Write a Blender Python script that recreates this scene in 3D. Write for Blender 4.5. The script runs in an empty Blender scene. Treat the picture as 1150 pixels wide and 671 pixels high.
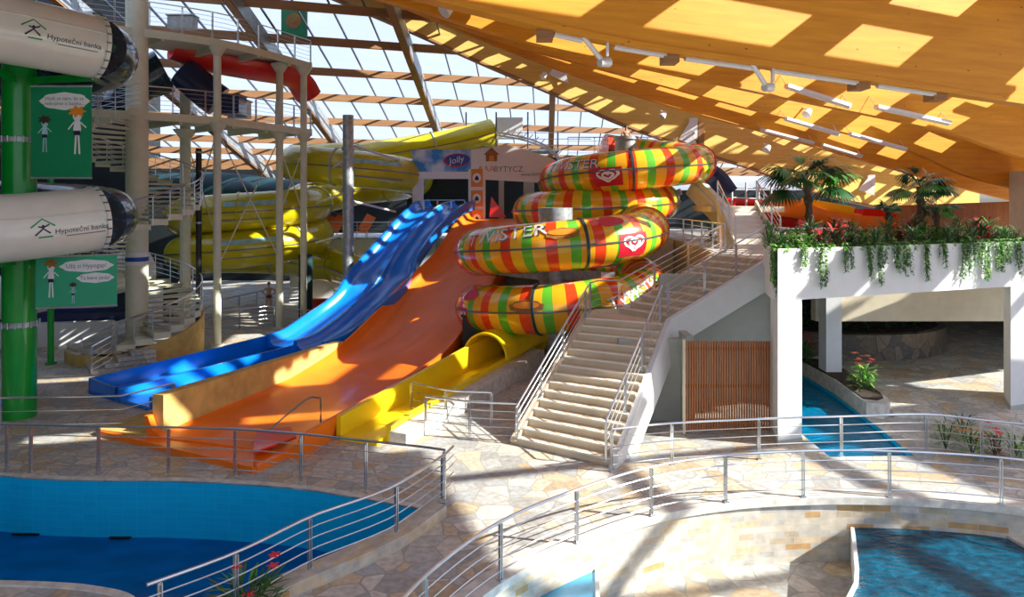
import bpy, bmesh, math, random
from mathutils import Vector, Matrix
from mathutils.geometry import tessellate_polygon
random.seed(7)
SC = bpy.context.scene
COL = SC.collection
F, HZ, ZC = 820.0, 225.0, 6.2
PI = math.pi
V = Vector
def W(px, py, d): return V(((px-575)/F*d, d, ZC+(HZ-py)/F*d))
def G(px, py, z=0.0):
    d = (ZC-z)*F/(py-HZ); return V(((px-575)/F*d, d, z))

# ------------------------------------------------------------ materials
MATS = {}
def newmat(name):
    m = bpy.data.materials.new(name); m.use_nodes = True
    nt = m.node_tree; b = nt.nodes['Principled BSDF']; MATS[name] = m
    return m, nt, b
def ramp(nt, stops, const=False):
    r = nt.nodes.new('ShaderNodeValToRGB'); cr = r.color_ramp
    if const: cr.interpolation = 'CONSTANT'
    while len(cr.elements) < len(stops): cr.elements.new(0.5)
    for e, (p, c) in zip(cr.elements, stops): e.position = p; e.color = (*c, 1)
    return r
def coords(nt, kind='Object', scale=(1,1,1), rot=(0,0,0)):
    t = nt.nodes.new('ShaderNodeTexCoord'); mp = nt.nodes.new('ShaderNodeMapping')
    mp.inputs['Scale'].default_value = scale; mp.inputs['Rotation'].default_value = rot
    nt.links.new(t.outputs[kind], mp.inputs[0]); return mp.outputs[0]
def geo_coords(nt, scale=(1,1,1), rot=(0,0,0)):
    t = nt.nodes.new('ShaderNodeNewGeometry'); mp = nt.nodes.new('ShaderNodeMapping')
    mp.inputs['Scale'].default_value = scale; mp.inputs['Rotation'].default_value = rot
    nt.links.new(t.outputs['Position'], mp.inputs[0]); return mp.outputs[0]
def plain(name, col, rough=0.5, metal=0.0, var=0.12, nscale=3.0, spec=0.5, coat=0.0, bump=0.0):
    m, nt, b = newmat(name)
    n = nt.nodes.new('ShaderNodeTexNoise'); n.inputs['Scale'].default_value = nscale; n.inputs['Detail'].default_value = 3
    nt.links.new(coords(nt), n.inputs['Vector'])
    lo = tuple(c*(1-var) for c in col); hi = tuple(min(1, c*(1+var)) for c in col)
    r = ramp(nt, [(0.3, lo), (0.7, hi)]); nt.links.new(n.outputs[0], r.inputs[0]); nt.links.new(r.outputs[0], b.inputs['Base Color'])
    b.inputs['Roughness'].default_value = rough; b.inputs['Metallic'].default_value = metal
    b.inputs['Specular IOR Level'].default_value = spec; b.inputs['Coat Weight'].default_value = coat
    if bump:
        bp = nt.nodes.new('ShaderNodeBump'); bp.inputs['Strength'].default_value = bump
        nt.links.new(n.outputs[0], bp.inputs['Height']); nt.links.new(bp.outputs[0], b.inputs['Normal'])
    return m
steel = plain('brushed_steel', (.62,.66,.7), .28, 0.9, .08)
steel_dark = plain('dark_steel', (.16,.18,.2), .35, 0.7, .1)
galv = plain('galvanised_steel', (.42,.46,.48), .45, 0.6, .25, 6)
white = plain('white_render', (.74,.76,.76), .75, 0, .03)
cream = plain('cream_steel', (.72,.72,.54), .45, 0, .06)
cream_lt = plain('cream_plaster', (.62,.56,.42), .8, 0, .06)
beige = plain('beige_plaster', (.66,.56,.38), .8, 0, .08)
olive = plain('olive_grey_plaster', (.42,.44,.39), .85, 0, .05)
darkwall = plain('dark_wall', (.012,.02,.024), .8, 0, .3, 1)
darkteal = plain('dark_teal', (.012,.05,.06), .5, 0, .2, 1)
green_p = plain('green_paint', (.0,.32,.03), .3, 0, .08, 2, coat=.3)
green_c = plain('green_vinyl', (.0,.26,.10), .5, 0, .05, 1)
green_c2 = plain('light_green_vinyl', (.04,.42,.22), .5, 0, .05, 1)
gelwhite = plain('white_gelcoat', (.74,.77,.72), .3, 0, .04, 2, coat=.3)
gelyellow = plain('yellow_gelcoat', (.62,.52,.01), .25, 0, .12, 1.2, coat=.4)
gelblue = plain('blue_gelcoat', (.004,.22,.85), .22, 0, .12, 1.0, coat=.5)
gelblue_d = plain('navy_gelcoat', (.01,.02,.10), .25, 0, .12, 1.0, coat=.4)
gelorange = plain('orange_gelcoat', (.95,.20,.010), .38, 0, .1, .8, spec=.3, coat=.08)
gelred = plain('red_gelcoat', (.75,.02,.015), .3, 0, .08, 1, coat=.3)
gelyel2 = plain('chute_yellow', (.95,.68,.01), .4, 0, .05, 1)
tan = plain('ochre_render', (.62,.43,.13), .8, 0, .2, 2.2, bump=.1)
black = plain('black', (.01,.01,.012), .5, 0, .1)
grey_p = plain('grey_print', (.2,.21,.22), .5, 0, .05)
logo_w = plain('white_print', (.85,.85,.85), .5, 0, .02)
logo_g = plain('green_print', (.0,.3,.08), .5, 0, .02)
logo_n = plain('navy_print', (.01,.015,.06), .5, 0, .02)
logo_r = plain('red_print', (.65,.01,.03), .5, 0, .02)
logo_o = plain('orange_print', (.85,.28,.02), .5, 0, .02)
logo_b = plain('blue_print', (.02,.08,.4), .5, 0, .02)
paleb = plain('pale_blue_print', (.35,.6,.6), .5, 0, .25, 3)
brown = plain('brown_print', (.35,.14,.03), .5, 0, .3, 8)
leafd = plain('dark_leaf', (.02,.09,.025), .4, 0, .5, 4)
leafm = plain('green_leaf', (.07,.24,.03), .45, 0, .5, 4)
leafl = plain('light_leaf', (.22,.42,.07), .45, 0, .4, 4)
leafv = plain('grey_green_leaf', (.22,.34,.18), .5, 0, .4, 4)
leafr = plain('red_leaf', (.35,.03,.03), .45, 0, .5, 5)
petal = plain('red_petal', (.75,.02,.03), .5, 0, .2, 5)
petalo = plain('orange_petal', (.85,.22,.02), .5, 0, .2, 5)
trunkm = plain('palm_trunk', (.10,.06,.035), .9, 0, .4, 10, bump=.5)
soil = plain('soil', (.04,.025,.015), .95, 0, .4, 10)
skin = plain('skin', (.58,.32,.2), .5, 0, .05)
swim = plain('swimwear', (.1,.03,.08), .6, 0, .1)
hair = plain('hair', (.05,.03,.02), .6, 0, .2)
fabric_o = plain('orange_fabric', (.8,.16,.03), .8, 0, .1)
lampw = plain('lamp_housing', (.75,.76,.78), .4, .2, .05)
paleStone = plain('pale_coping_stone', (.62,.60,.54), .6, 0, .2, 5)

def paving(name, cols, scale=1.9, rough=.55, mortar=(.34,.32,.28), gap=.028, vec=None, bright=1):
    m, nt, b = newmat(name)
    pc = geo_coords(nt, (scale,)*3)
    nz = nt.nodes.new('ShaderNodeTexNoise'); nz.inputs['Scale'].default_value = 1.1; nt.links.new(pc, nz.inputs['Vector'])
    mx = nt.nodes.new('ShaderNodeMixRGB'); mx.inputs[0].default_value = .12; nt.links.new(pc, mx.inputs[1]); nt.links.new(nz.outputs[1], mx.inputs[2])
    v1 = nt.nodes.new('ShaderNodeTexVoronoi'); v2 = nt.nodes.new('ShaderNodeTexVoronoi'); v2.feature = 'DISTANCE_TO_EDGE'
    for v in (v1, v2): v.inputs['Scale'].default_value = 1; nt.links.new(mx.outputs[0], v.inputs['Vector'])
    sp = nt.nodes.new('ShaderNodeSeparateColor'); nt.links.new(v1.outputs['Color'], sp.inputs[0])
    n = len(cols); r = ramp(nt, [(i/n, c) for i, c in enumerate(cols)], True); nt.links.new(sp.outputs[0], r.inputs[0])
    n2 = nt.nodes.new('ShaderNodeTexNoise'); n2.inputs['Scale'].default_value = 3.5; n2.inputs['Detail'].default_value = 6; nt.links.new(pc, n2.inputs['Vector'])
    r2 = ramp(nt, [(.3, (.72,.7,.66)), (.7, (1.15,1.12,1.1))]); nt.links.new(n2.outputs[0], r2.inputs[0])
    mu = nt.nodes.new('ShaderNodeMixRGB'); mu.blend_type = 'MULTIPLY'; mu.inputs[0].default_value = 1
    nt.links.new(r.outputs[0], mu.inputs[1]); nt.links.new(r2.outputs[0], mu.inputs[2])
    r3 = ramp(nt, [(gap*.6, (0,0,0)), (gap, (1,1,1))]); nt.links.new(v2.outputs[0], r3.inputs[0])
    mm = nt.nodes.new('ShaderNodeMixRGB'); nt.links.new(r3.outputs[0], mm.inputs[0]); mm.inputs[1].default_value = (*mortar, 1); nt.links.new(mu.outputs[0], mm.inputs[2])
    nt.links.new(mm.outputs[0], b.inputs['Base Color'])
    bp = nt.nodes.new('ShaderNodeBump'); bp.inputs['Strength'].default_value = .35; nt.links.new(r3.outputs[0], bp.inputs['Height']); nt.links.new(bp.outputs[0], b.inputs['Normal'])
    b.inputs['Roughness'].default_value = rough
    return m
PAVC = [(.56,.55,.49), (.47,.49,.48), (.60,.53,.41), (.42,.45,.46), (.62,.61,.56), (.50,.40,.27), (.54,.55,.52), (.38,.39,.38), (.57,.48,.34)]
pav = paving('crazy_paving', PAVC, 2.1)
pav_low = paving('lower_paving', [tuple(c*.95 for c in q) for q in PAVC], 1.9)
def ledger(name, uvscale=1.0, bw=.55, rh=.13, cols=None):
    m, nt, b = newmat(name)
    uv = coords(nt, 'UV')
    br = nt.nodes.new('ShaderNodeTexBrick'); br.inputs['Scale'].default_value = 1
    br.inputs['Brick Width'].default_value = bw; br.inputs['Row Height'].default_value = rh; br.inputs['Mortar Size'].default_value = .006
    br.inputs['Color1'].default_value = (0,0,0,1); br.inputs['Color2'].default_value = (1,1,1,1); br.inputs['Bias'].default_value = 0
    br.offset = .37; br.squash = .6; br.squash_frequency = 3
    nt.links.new(uv, br.inputs['Vector'])
    r = ramp(nt, [(0, (.52,.50,.44)), (.2, (.60,.55,.45)), (.38, (.50,.43,.32)), (.5, (.56,.54,.49)), (.66, (.62,.51,.35)), (.80, (.52,.33,.15)), (.86, (.44,.44,.42)), (.93, (.58,.50,.38))], True)
    # brick colour mixes black and white at random: use it as the random index
    nt.links.new(br.outputs['Color'], r.inputs[0])
    n2 = nt.nodes.new('ShaderNodeTexNoise'); n2.inputs['Scale'].default_value = 4; n2.inputs['Detail'].default_value = 6; nt.links.new(uv, n2.inputs['Vector'])
    r2 = ramp(nt, [(.3, (.75,.72,.68)), (.7, (1.15,1.12,1.08))]); nt.links.new(n2.outputs[0], r2.inputs[0])
    mu = nt.nodes.new('ShaderNodeMixRGB'); mu.blend_type = 'MULTIPLY'; mu.inputs[0].default_value = 1
    nt.links.new(r.outputs[0], mu.inputs[1]); nt.links.new(r2.outputs[0], mu.inputs[2])
    mm = nt.nodes.new('ShaderNodeMixRGB'); nt.links.new(br.outputs['Fac'], mm.inputs[0]); nt.links.new(mu.outputs[0], mm.inputs[1]); mm.inputs[2].default_value = (.52,.48,.40,1)
    nt.links.new(mm.outputs[0], b.inputs['Base Color']); b.inputs['Roughness'].default_value = .7
    return m
ledge = ledger('ledger_stone')
def tiles(name, c1, c2, mort, s=.15):
    m, nt, b = newmat(name)
    br = nt.nodes.new('ShaderNodeTexBrick'); br.offset = 0; br.inputs['Scale'].default_value = 1
    br.inputs['Brick Width'].default_value = s*2; br.inputs['Row Height'].default_value = s; br.inputs['Mortar Size'].default_value = .006
    br.inputs['Color1'].default_value = (*c1, 1); br.inputs['Color2'].default_value = (*c2, 1); br.inputs['Mortar'].default_value = (*mort, 1)
    nt.links.new(coords(nt, 'UV'), br.inputs['Vector']); nt.links.new(br.outputs[0], b.inputs['Base Color']); b.inputs['Roughness'].default_value = .4
    return m
bluetile = tiles('blue_pool_tiles', (.0,.46,.80), (.0,.50,.84), (.02,.56,.88))
def water(name, col, bumpv=.25, sc=2.2, rough=.06, col2=None):
    m, nt, b = newmat(name)
    pc = geo_coords(nt, (sc, sc*1.8, sc))
    n = nt.nodes.new('ShaderNodeTexNoise'); n.inputs['Scale'].default_value = 1.5; n.inputs['Detail'].default_value = 5; nt.links.new(pc, n.inputs['Vector'])
    bp = nt.nodes.new('ShaderNodeBump'); bp.inputs['Strength'].default_value = bumpv; bp.inputs['Distance'].default_value = .2
    nt.links.new(n.outputs[0], bp.inputs['Height']); nt.links.new(bp.outputs[0], b.inputs['Normal'])
    r = ramp(nt, [(.35, tuple(c*.8 for c in col)), (.65, col2 or tuple(c*1.2 for c in col))]); nt.links.new(n.outputs[0], r.inputs[0]); nt.links.new(r.outputs[0], b.inputs['Base Color'])
    b.inputs['Roughness'].default_value = rough; b.inputs['IOR'].default_value = 1.33
    return m
water_l = water('still_pool_water', (.0,.12,.42), .04, .6)
water_r = water('rippled_pool_water', (.0,.05,.10), .5, 2.5, col2=(.0,.10,.18))
water_c = water('channel_water', (.0,.15,.30), .3, 3.0)
def wood(name, c1, c2, sc=(1,1,1), rough=.45, rot=(0,0,0), spec=.3):
    m, nt, b = newmat(name)
    pc = geo_coords(nt, sc, rot)
    n = nt.nodes.new('ShaderNodeTexNoise'); n.inputs['Scale'].default_value = 1; n.inputs['Detail'].default_value = 6; n.inputs['Roughness'].default_value = .65; nt.links.new(pc, n.inputs['Vector'])
    r = ramp(nt, [(.3, c1), (.7, c2)]); nt.links.new(n.outputs[0], r.inputs[0])
    v = nt.nodes.new('ShaderNodeTexVoronoi'); v.inputs['Scale'].default_value = 1.6; nt.links.new(geo_coords(nt, (.8,.8,1.6)), v.inputs['Vector'])
    r2 = ramp(nt, [(.035, (.45,.35,.3)), (.07, (1,1,1))]); nt.links.new(v.outputs['Distance'], r2.inputs[0])
    mu = nt.nodes.new('ShaderNodeMixRGB'); mu.blend_type = 'MULTIPLY'; mu.inputs[0].default_value = 1
    nt.links.new(r.outputs[0], mu.inputs[1]); nt.links.new(r2.outputs[0], mu.inputs[2])
    nt.links.new(mu.outputs[0], b.inputs['Base Color']); b.inputs['Roughness'].default_value = rough; b.inputs['Specular IOR Level'].default_value = spec
    return m
glulam = wood('orange_glulam', (.60,.23,.012), (.78,.34,.022), (.5,.5,7), .5)
glulam_e = wood('pale_glulam', (.70,.44,.10), (.82,.56,.16), (.5,.5,7), .4)
purlinw = wood('purlin_wood', (.30,.15,.07), (.42,.22,.10), (.5,.5,7), .5)
slatw = wood('slat_wood', (.30,.10,.03), (.42,.16,.05), (6,6,.6), .5)
stonestep = wood('travertine', (.62,.50,.34), (.74,.63,.46), (1.5,1.5,3), .55)
nosem = plain('pale_nosing', (.78,.74,.64), .6, 0, .05)

def stripes():
    m, nt, b = newmat('striped_gelcoat')
    uv = coords(nt, 'UV', (1/1.35, 1, 1)); s = nt.nodes.new('ShaderNodeSeparateXYZ'); nt.links.new(uv, s.inputs[0])
    fr = nt.nodes.new('ShaderNodeMath'); fr.operation = 'FRACT'; nt.links.new(s.outputs[0], fr.inputs[0])
    A = (.88,.42,.015)
    r = ramp(nt, [(0, (.82,.06,.012)), (.24, A), (.52, (.12,.50,.03)), (.74, (.90,.50,.02))], True); nt.links.new(fr.outputs[0], r.inputs[0])
    nt.links.new(r.outputs[0], b.inputs['Base Color']); b.inputs['Roughness'].default_value = .25; b.inputs['Coat Weight'].default_value = .4
    return m
striped = stripes()
def graffiti():
    m, nt, b = newmat('dark_graffiti_gelcoat')
    n = nt.nodes.new('ShaderNodeTexNoise'); n.inputs['Scale'].default_value = 1.6; n.inputs['Detail'].default_value = 2; n.inputs['Distortion'].default_value = 2.5
    nt.links.new(coords(nt), n.inputs['Vector'])
    r = ramp(nt, [(0, (.006,.012,.02)), (.55, (.008,.03,.05)), (.62, (.03,.08,.2)), (.66, (.006,.012,.02)), (.70, (.03,.35,.08)), (.74, (.006,.012,.02))]); nt.links.new(n.outputs[0], r.inputs[0])
    nt.links.new(r.outputs[0], b.inputs['Base Color']); b.inputs['Roughness'].default_value = .2; b.inputs['Coat Weight'].default_value = .5
    return m
graff = graffiti()
def clouds():
    m, nt, b = newmat('sky_print')
    n = nt.nodes.new('ShaderNodeTexNoise'); n.inputs['Scale'].default_value = .9; n.inputs['Detail'].default_value = 4; nt.links.new(coords(nt), n.inputs['Vector'])
    r = ramp(nt, [(.42, (.03,.28,.7)), (.6, (.7,.8,.9))]); nt.links.new(n.outputs[0], r.inputs[0]); nt.links.new(r.outputs[0], b.inputs['Base Color'])
    b.inputs['Roughness'].default_value = .5; return m
skyprint = clouds()
def glassmat():
    m = bpy.data.materials.new('roof_glass'); m.use_nodes = True; nt = m.node_tree
    for n in list(nt.nodes): nt.nodes.remove(n)
    o = nt.nodes.new('ShaderNodeOutputMaterial'); t = nt.nodes.new('ShaderNodeBsdfTransparent'); t.inputs[0].default_value = (.9,.93,.97,1)
    g = nt.nodes.new('ShaderNodeBsdfGlossy'); g.inputs['Roughness'].default_value = .05; mx = nt.nodes.new('ShaderNodeMixShader'); mx.inputs[0].default_value = .05
    nt.links.new(t.outputs[0], mx.inputs[1]); nt.links.new(g.outputs[0], mx.inputs[2]); nt.links.new(mx.outputs[0], o.inputs[0]); return m
glass = glassmat()

# ------------------------------------------------------------ mesh builder
def rootloc(o):
    v = V((0,0,0))
    while o is not None: v = v + o.location; o = o.parent
    return v
class MB:
    def __init__(s): s.v = []; s.f = []; s.uv = []
    def add(s, vs, fs, uvs=None):
        n = len(s.v); s.v += [V(p) for p in vs]; s.f += [tuple(i+n for i in f) for f in fs]
        s.uv += list(uvs) if uvs else [(0,0)]*len(vs); return s
    def box(s, c, size, m=None):
        c = V(c); h = [x/2 for x in size]; vs = []
        for dz in (-1,1):
            for dx, dy in ((-1,-1),(1,-1),(1,1),(-1,1)):
                p = V((dx*h[0], dy*h[1], dz*h[2])); vs.append(c + (m @ p if m else p))
        return s.add(vs, [(3,2,1,0),(4,5,6,7),(0,1,5,4),(1,2,6,5),(2,3,7,6),(3,0,4,7)], [(p.x+p.y, p.z) for p in vs])
    def bar(s, a, b, w, h, up=V((0,0,1)), off=0.0):
        a = V(a); b = V(b); t = (b-a).normalized(); sd = t.cross(up).normalized(); u = sd.cross(t)
        vs = []
        for p in (a, b):
            for q in ((-1,-1),(1,-1),(1,1),(-1,1)): vs.append(p + sd*(q[0]*w/2) + u*(q[1]*h/2+off))
        return s.add(vs, [(0,1,2,3),(7,6,5,4),(0,4,5,1),(1,5,6,2),(2,6,7,3),(3,7,4,0)])
    def cyl(s, a, b, r, r2=None, n=12, caps=True):
        a = V(a); b = V(b); r2 = r if r2 is None else r2; t = (b-a).normalized()
        sd = t.cross(V((0,0,1)) if abs(t.z) < .99 else V((1,0,0))).normalized(); u = sd.cross(t); vs = []; uvs = []
        for p, rr, q in ((a, r, 0), (b, r2, (b-a).length)):
            for i in range(n):
                an = 2*PI*i/n; vs.append(p + sd*math.cos(an)*rr + u*math.sin(an)*rr); uvs.append((an*rr, q))
        fs = [(i, (i+1) % n, n+(i+1) % n, n+i) for i in range(n)]
        if caps: fs += [tuple(reversed(range(n))), tuple(range(n, 2*n))]
        return s.add(vs, fs, uvs)
    def tube(s, pts, r, n=8, caps=True, radii=None, thick=0):
        P = [V(p) for p in pts]; L = 0; vs = []; uvs = []; N = len(P)
        for i, p in enumerate(P):
            t = (P[min(i+1, N-1)]-P[max(i-1, 0)]).normalized()
            if i: L += (p-P[i-1]).length
            sd = t.cross(V((0,0,1)))
            sd = sd.normalized() if sd.length > 1e-3 else V((1,0,0)); u = sd.cross(t); rr = radii[i] if radii else r
            for k in range(n):
                an = 2*PI*k/n; vs.append(p + sd*math.cos(an)*rr + u*math.sin(an)*rr); uvs.append((L, k/n))
        fs = [(i*n+k, i*n+(k+1) % n, (i+1)*n+(k+1) % n, (i+1)*n+k) for i in range(N-1) for k in range(n)]
        if caps: fs += [tuple(reversed(range(n))), tuple(range((N-1)*n, N*n))]
        return s.add(vs, fs, uvs)
    def sweep(s, pts, prof, closed=True, scale=None, caps=True):
        P = [V(p) for p in pts]; N = len(P); n = len(prof); vs = []; uvs = []; L = 0
        for i, p in enumerate(P):
            t = P[min(i+1, N-1)]-P[max(i-1, 0)]; t.normalize()
            if i: L += (p-P[i-1]).length
            sd = t.cross(V((0,0,1))).normalized(); u = sd.cross(t); k = scale[i] if scale else 1
            q = 0
            for j, (a, b) in enumerate(prof):
                vs.append(p + sd*a*k + u*b); uvs.append((L, a+b))
        m = n if closed else n-1
        fs = [(i*n+k, i*n+(k+1) % n, (i+1)*n+(k+1) % n, (i+1)*n+k) for i in range(N-1) for k in range(m)]
        if closed and caps: fs += [tuple(reversed(range(n))), tuple(range((N-1)*n, N*n))]
        return s.add(vs, fs, uvs)
    def wall(s, pts, z0, z1, thick=0.0):
        # vertical strip along plan points, uv = (arc, z); z0/z1 may be lists
        L = 0; vs = []; uvs = []; P = [V((p[0], p[1], 0)) for p in pts]; N = len(P)
        for i, p in enumerate(P):
            if i: L += (p-P[i-1]).length
            a = z0[i] if isinstance(z0, (list, tuple)) else z0; b = z1[i] if isinstance(z1, (list, tuple)) else z1
            t = (P[min(i+1, N-1)]-P[max(i-1, 0)]).normalized(); nn = V((t.y, -t.x, 0))*thick
            for q, z in ((p, a), (p, b), (p+nn, b), (p+nn, a)): vs.append((q.x, q.y, z)); uvs.append((L, z))
        fs = []
        ring = range(4) if thick else range(1)
        for i in range(N-1):
            for k in ring: fs.append((i*4+k, (i+1)*4+k, (i+1)*4+(k+1) % 4, i*4+(k+1) % 4))
        if thick: fs += [(0,1,2,3), tuple(4*(N-1)+k for k in (3,2,1,0))]
        return s.add(vs, fs, uvs)
    def prism(s, poly, z0, z1, holes=()):
        loops = [[V((p[0], p[1], 0)) for p in poly]] + [[V((p[0], p[1], 0)) for p in h] for h in holes]
        tri = tessellate_polygon(loops); flat = [p for l in loops for p in l]; n = len(flat)
        vs = [(p.x, p.y, z0) for p in flat] + [(p.x, p.y, z1) for p in flat]
        fs = []
        for t in tri:
            a, b, c = (flat[i] for i in t)
            up = (b-a).cross(c-a).z > 0
            t = tuple(t) if up else tuple(reversed(t))
            fs.append(tuple(i+n for i in t)); fs.append(tuple(reversed(t)))
        o = 0
        for l in loops:
            m = len(l); area = sum(l[i].x*l[(i+1) % m].y-l[(i+1) % m].x*l[i].y for i in range(m)); first = l is loops[0]
            for i in range(m):
                a, b = o+i, o+(i+1) % m
                q = (a, b, b+n, a+n)
                if (area > 0) != first: q = tuple(reversed(q))
                fs.append(q)
            o += m
        return s.add(vs, fs, [(v[0], v[1]) for v in vs])
    def sphere(s, c, r, n=12, m=8, sc=(1,1,1)):
        c = V(c); vs = []; 
        for j in range(m+1):
            th = PI*j/m
            for i in range(n): vs.append(c+V((r*sc[0]*math.sin(th)*math.cos(2*PI*i/n), r*sc[1]*math.sin(th)*math.sin(2*PI*i/n), r*sc[2]*math.cos(th))))
        return s.add(vs, [(j*n+i, (j+1)*n+i, (j+1)*n+(i+1) % n, j*n+(i+1) % n) for j in range(m) for i in range(n)])
    def build(s, name, mat, parent=None, sharp=40):
        me = bpy.data.meshes.new(name)
        if parent is not None: o0 = rootloc(parent)
        else:
            xs = [v.x for v in s.v]; ys = [v.y for v in s.v]; zs = [v.z for v in s.v]
            o0 = V(((min(xs)+max(xs))/2, (min(ys)+max(ys))/2, min(zs)))
        me.from_pydata([tuple(v-o0) for v in s.v], [], s.f)
        ul = me.uv_layers.new(name='UVMap'); li = [0]*len(me.loops); me.loops.foreach_get('vertex_index', li)
        fl = []
        for i in li: fl += s.uv[i]
        ul.data.foreach_set('uv', fl)
        me.polygons.foreach_set('use_smooth', [True]*len(me.polygons))
        me.update(); me.set_sharp_from_angle(angle=math.radians(sharp)); me.materials.append(mat)
        ob = bpy.data.objects.new(name, me); COL.objects.link(ob)
        if parent is not None: ob.parent = parent
        else: ob.location = o0
        return ob
def thing(name, label, cat, loc=(0,0,0), group=None):
    o = bpy.data.objects.new(name, None); COL.objects.link(o); o.location = loc; o.empty_display_size = .1
    return tag(o, label, cat, group)
def tag(o, label, cat, group=None, kind=None):
    o['label'] = label; o['category'] = cat
    if group: o['group'] = group
    if kind: o['kind'] = kind
    return o
def struct(name, mb, mat, sharp=40):
    o = mb.build(name, mat, None, sharp); o['kind'] = 'structure'; return o
def copy_tree(o, loc, rz=0, label=None, group=None, parent=None, scale=None):
    c = o.copy(); COL.objects.link(c)
    if parent is not None: c.parent = parent
    else:
        c.location = loc; c.rotation_euler = (0,0,rz)
        if scale: c.scale = (scale,)*3
        if label: c['label'] = label
        if group: c['group'] = group
    for ch in [k for k in KIDS(o)]: copy_tree(ch, None, parent=c)
    return c
def KIDS(o): return [x for x in COL.objects if x.parent == o]
def cat(pts, n=8, closed=False):
    P = [V(p) for p in pts]; out = []; N = len(P)
    for i in range(N-1):
        p0 = P[i-1] if i else P[0]*2-P[1]; p1 = P[i]; p2 = P[i+1]; p3 = P[i+2] if i+2 < N else P[-1]*2-P[-2]
        for k in range(n):
            t = k/n; out.append(.5*((2*p1)+(p2-p0)*t+(2*p0-5*p1+4*p2-p3)*t*t+(3*p1-p0-3*p2+p3)*t**3))
    out.append(P[-1]); return out
class Path:
    def __init__(s, pts):
        s.p = pts; s.L = [0]
        for a, b in zip(pts, pts[1:]): s.L.append(s.L[-1]+(b-a).length)
        s.len = s.L[-1]
    def at(s, d):
        d = max(0, min(s.len, d)); lo, hi = 0, len(s.L)-1
        while hi-lo > 1:
            m = (lo+hi)//2
            if s.L[m] <= d: lo = m
            else: hi = m
        t = (d-s.L[lo])/max(1e-9, s.L[hi]-s.L[lo]); p = s.p[lo].lerp(s.p[hi], t); T = (s.p[hi]-s.p[lo]).normalized(); return p, T
    def resample(s, step):
        n = max(2, int(round(s.len/step))); return [s.at(s.len*i/n)[0] for i in range(n+1)]
    def nearest_px(s, px, yfun=None):
        best = None
        for i in range(600):
            d = s.len*i/599; p, T = s.at(d); q = 575+p.x/p.y*F
            e = abs(q-px) + (0 if yfun is None else yfun(p))
            if best is None or e < best[0]: best = (e, d)
        return best[1]

def railing(label, pts, posts=None, spacing=1.6, h=.97, nw=4, smooth=True, cat_='railing', group=None, ends=True, wr=.011, name='railing'):
    P = Path(cat(pts, 8) if smooth else [V(p) for p in pts]); R = [p for p in (P.resample(.35) if smooth else P.p)]
    root = thing(name, label, cat_, R[0], group); up = V((0,0,h))
    m = MB(); m.tube([p+up for p in R], .026, 8); m.build('handrail', steel, root)
    for k in range(nw):
        m = MB(); m.tube([p+up*((k+.75)/(nw+.75)) for p in R], wr, 6); m.build('rail_bar', steel, root)
    if posts is None:
        n = max(1, int(round(P.len/spacing))); posts = [P.len*i/n for i in range(n+1)]
        if smooth is False: pass
    for d in posts:
        p, T = P.at(d); T = V((T.x, T.y, 0)).normalized(); S = V((T.y, -T.x, 0)); M = Matrix((T, S, V((0,0,1)))).transposed()
        m = MB()
        for sgn in (-1, 1): m.box(p+T*sgn*.022+V((0,0,h*.485)), (.014,.055,h*.95), M)
        m.cyl(p+up*.92, p+up*.99, .014, n=8); m.box(p+V((0,0,.012)), (.11,.11,.02), M)
        m.build('post', steel, root)
    return root

# text
_tc = {}
def text2d(st, size=1.0):
    if st not in _tc:
        cu = bpy.data.curves.new('t', 'FONT'); cu.body = st; cu.align_x = 'CENTER'; cu.align_y = 'CENTER'; cu.resolution_u = 3
        ob = bpy.data.objects.new('t', cu); COL.objects.link(ob); dg = bpy.context.evaluated_depsgraph_get(); dg.update()
        me = bpy.data.meshes.new_from_object(ob.evaluated_get(dg)); vs = [(v.co.x, v.co.y) for v in me.vertices]; fs = [tuple(p.vertices) for p in me.polygons]
        bpy.data.objects.remove(ob); bpy.data.curves.remove(cu); bpy.data.meshes.remove(me); _tc[st] = (vs, fs)
    vs, fs = _tc[st]; return [(a*size, b*size) for a, b in vs], fs
def rect2d(w, h, nx=6, ny=4):
    vs = [(-w/2+w*i/nx, -h/2+h*j/ny) for j in range(ny+1) for i in range(nx+1)]
    return vs, [(j*(nx+1)+i, j*(nx+1)+i+1, (j+1)*(nx+1)+i+1, (j+1)*(nx+1)+i) for j in range(ny) for i in range(nx)]
def disc2d(rx, ry, n=24, f=lambda a: 1):
    vs = [(0,0)] + [(rx*f(2*PI*i/n)*math.cos(2*PI*i/n), ry*f(2*PI*i/n)*math.sin(2*PI*i/n)) for i in range(n)]
    return vs, [(0, 1+i, 1+(i+1) % n) for i in range(n)]
def stroke2d(pts, w):
    vs = []; fs = []; P = [V((a, b, 0)) for a, b in pts]
    for i, p in enumerate(P):
        t = (P[min(i+1, len(P)-1)]-P[max(0, i-1)]).normalized(); n = V((-t.y, t.x, 0))*w/2; vs += [((p+n).x, (p+n).y), ((p-n).x, (p-n).y)]
    return vs, [(2*i, 2*i+1, 2*i+3, 2*i+2) for i in range(len(P)-1)]
def heart_strokes():
    out = []
    for sc in (1.0, .52):
        pts = []
        for i in range(25):
            t = -PI*.93+2*PI*.93*i/24
            x = 16*math.sin(t)**3; y = 13*math.cos(t)-5*math.cos(2*t)-2*math.cos(3*t)-math.cos(4*t)
            pts.append((x/17*sc*.62, (y+2)/17*sc*.5))
        out.append(stroke2d(pts, .13))
    return out
def merge2d(lst, off=(0,0), k=1):
    V2 = []; F2 = []
    for vs, fs in lst:
        n = len(V2); V2 += [(a*k+off[0], b*k+off[1]) for a, b in vs]; F2 += [tuple(i+n for i in f) for f in fs]
    return V2, F2
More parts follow.
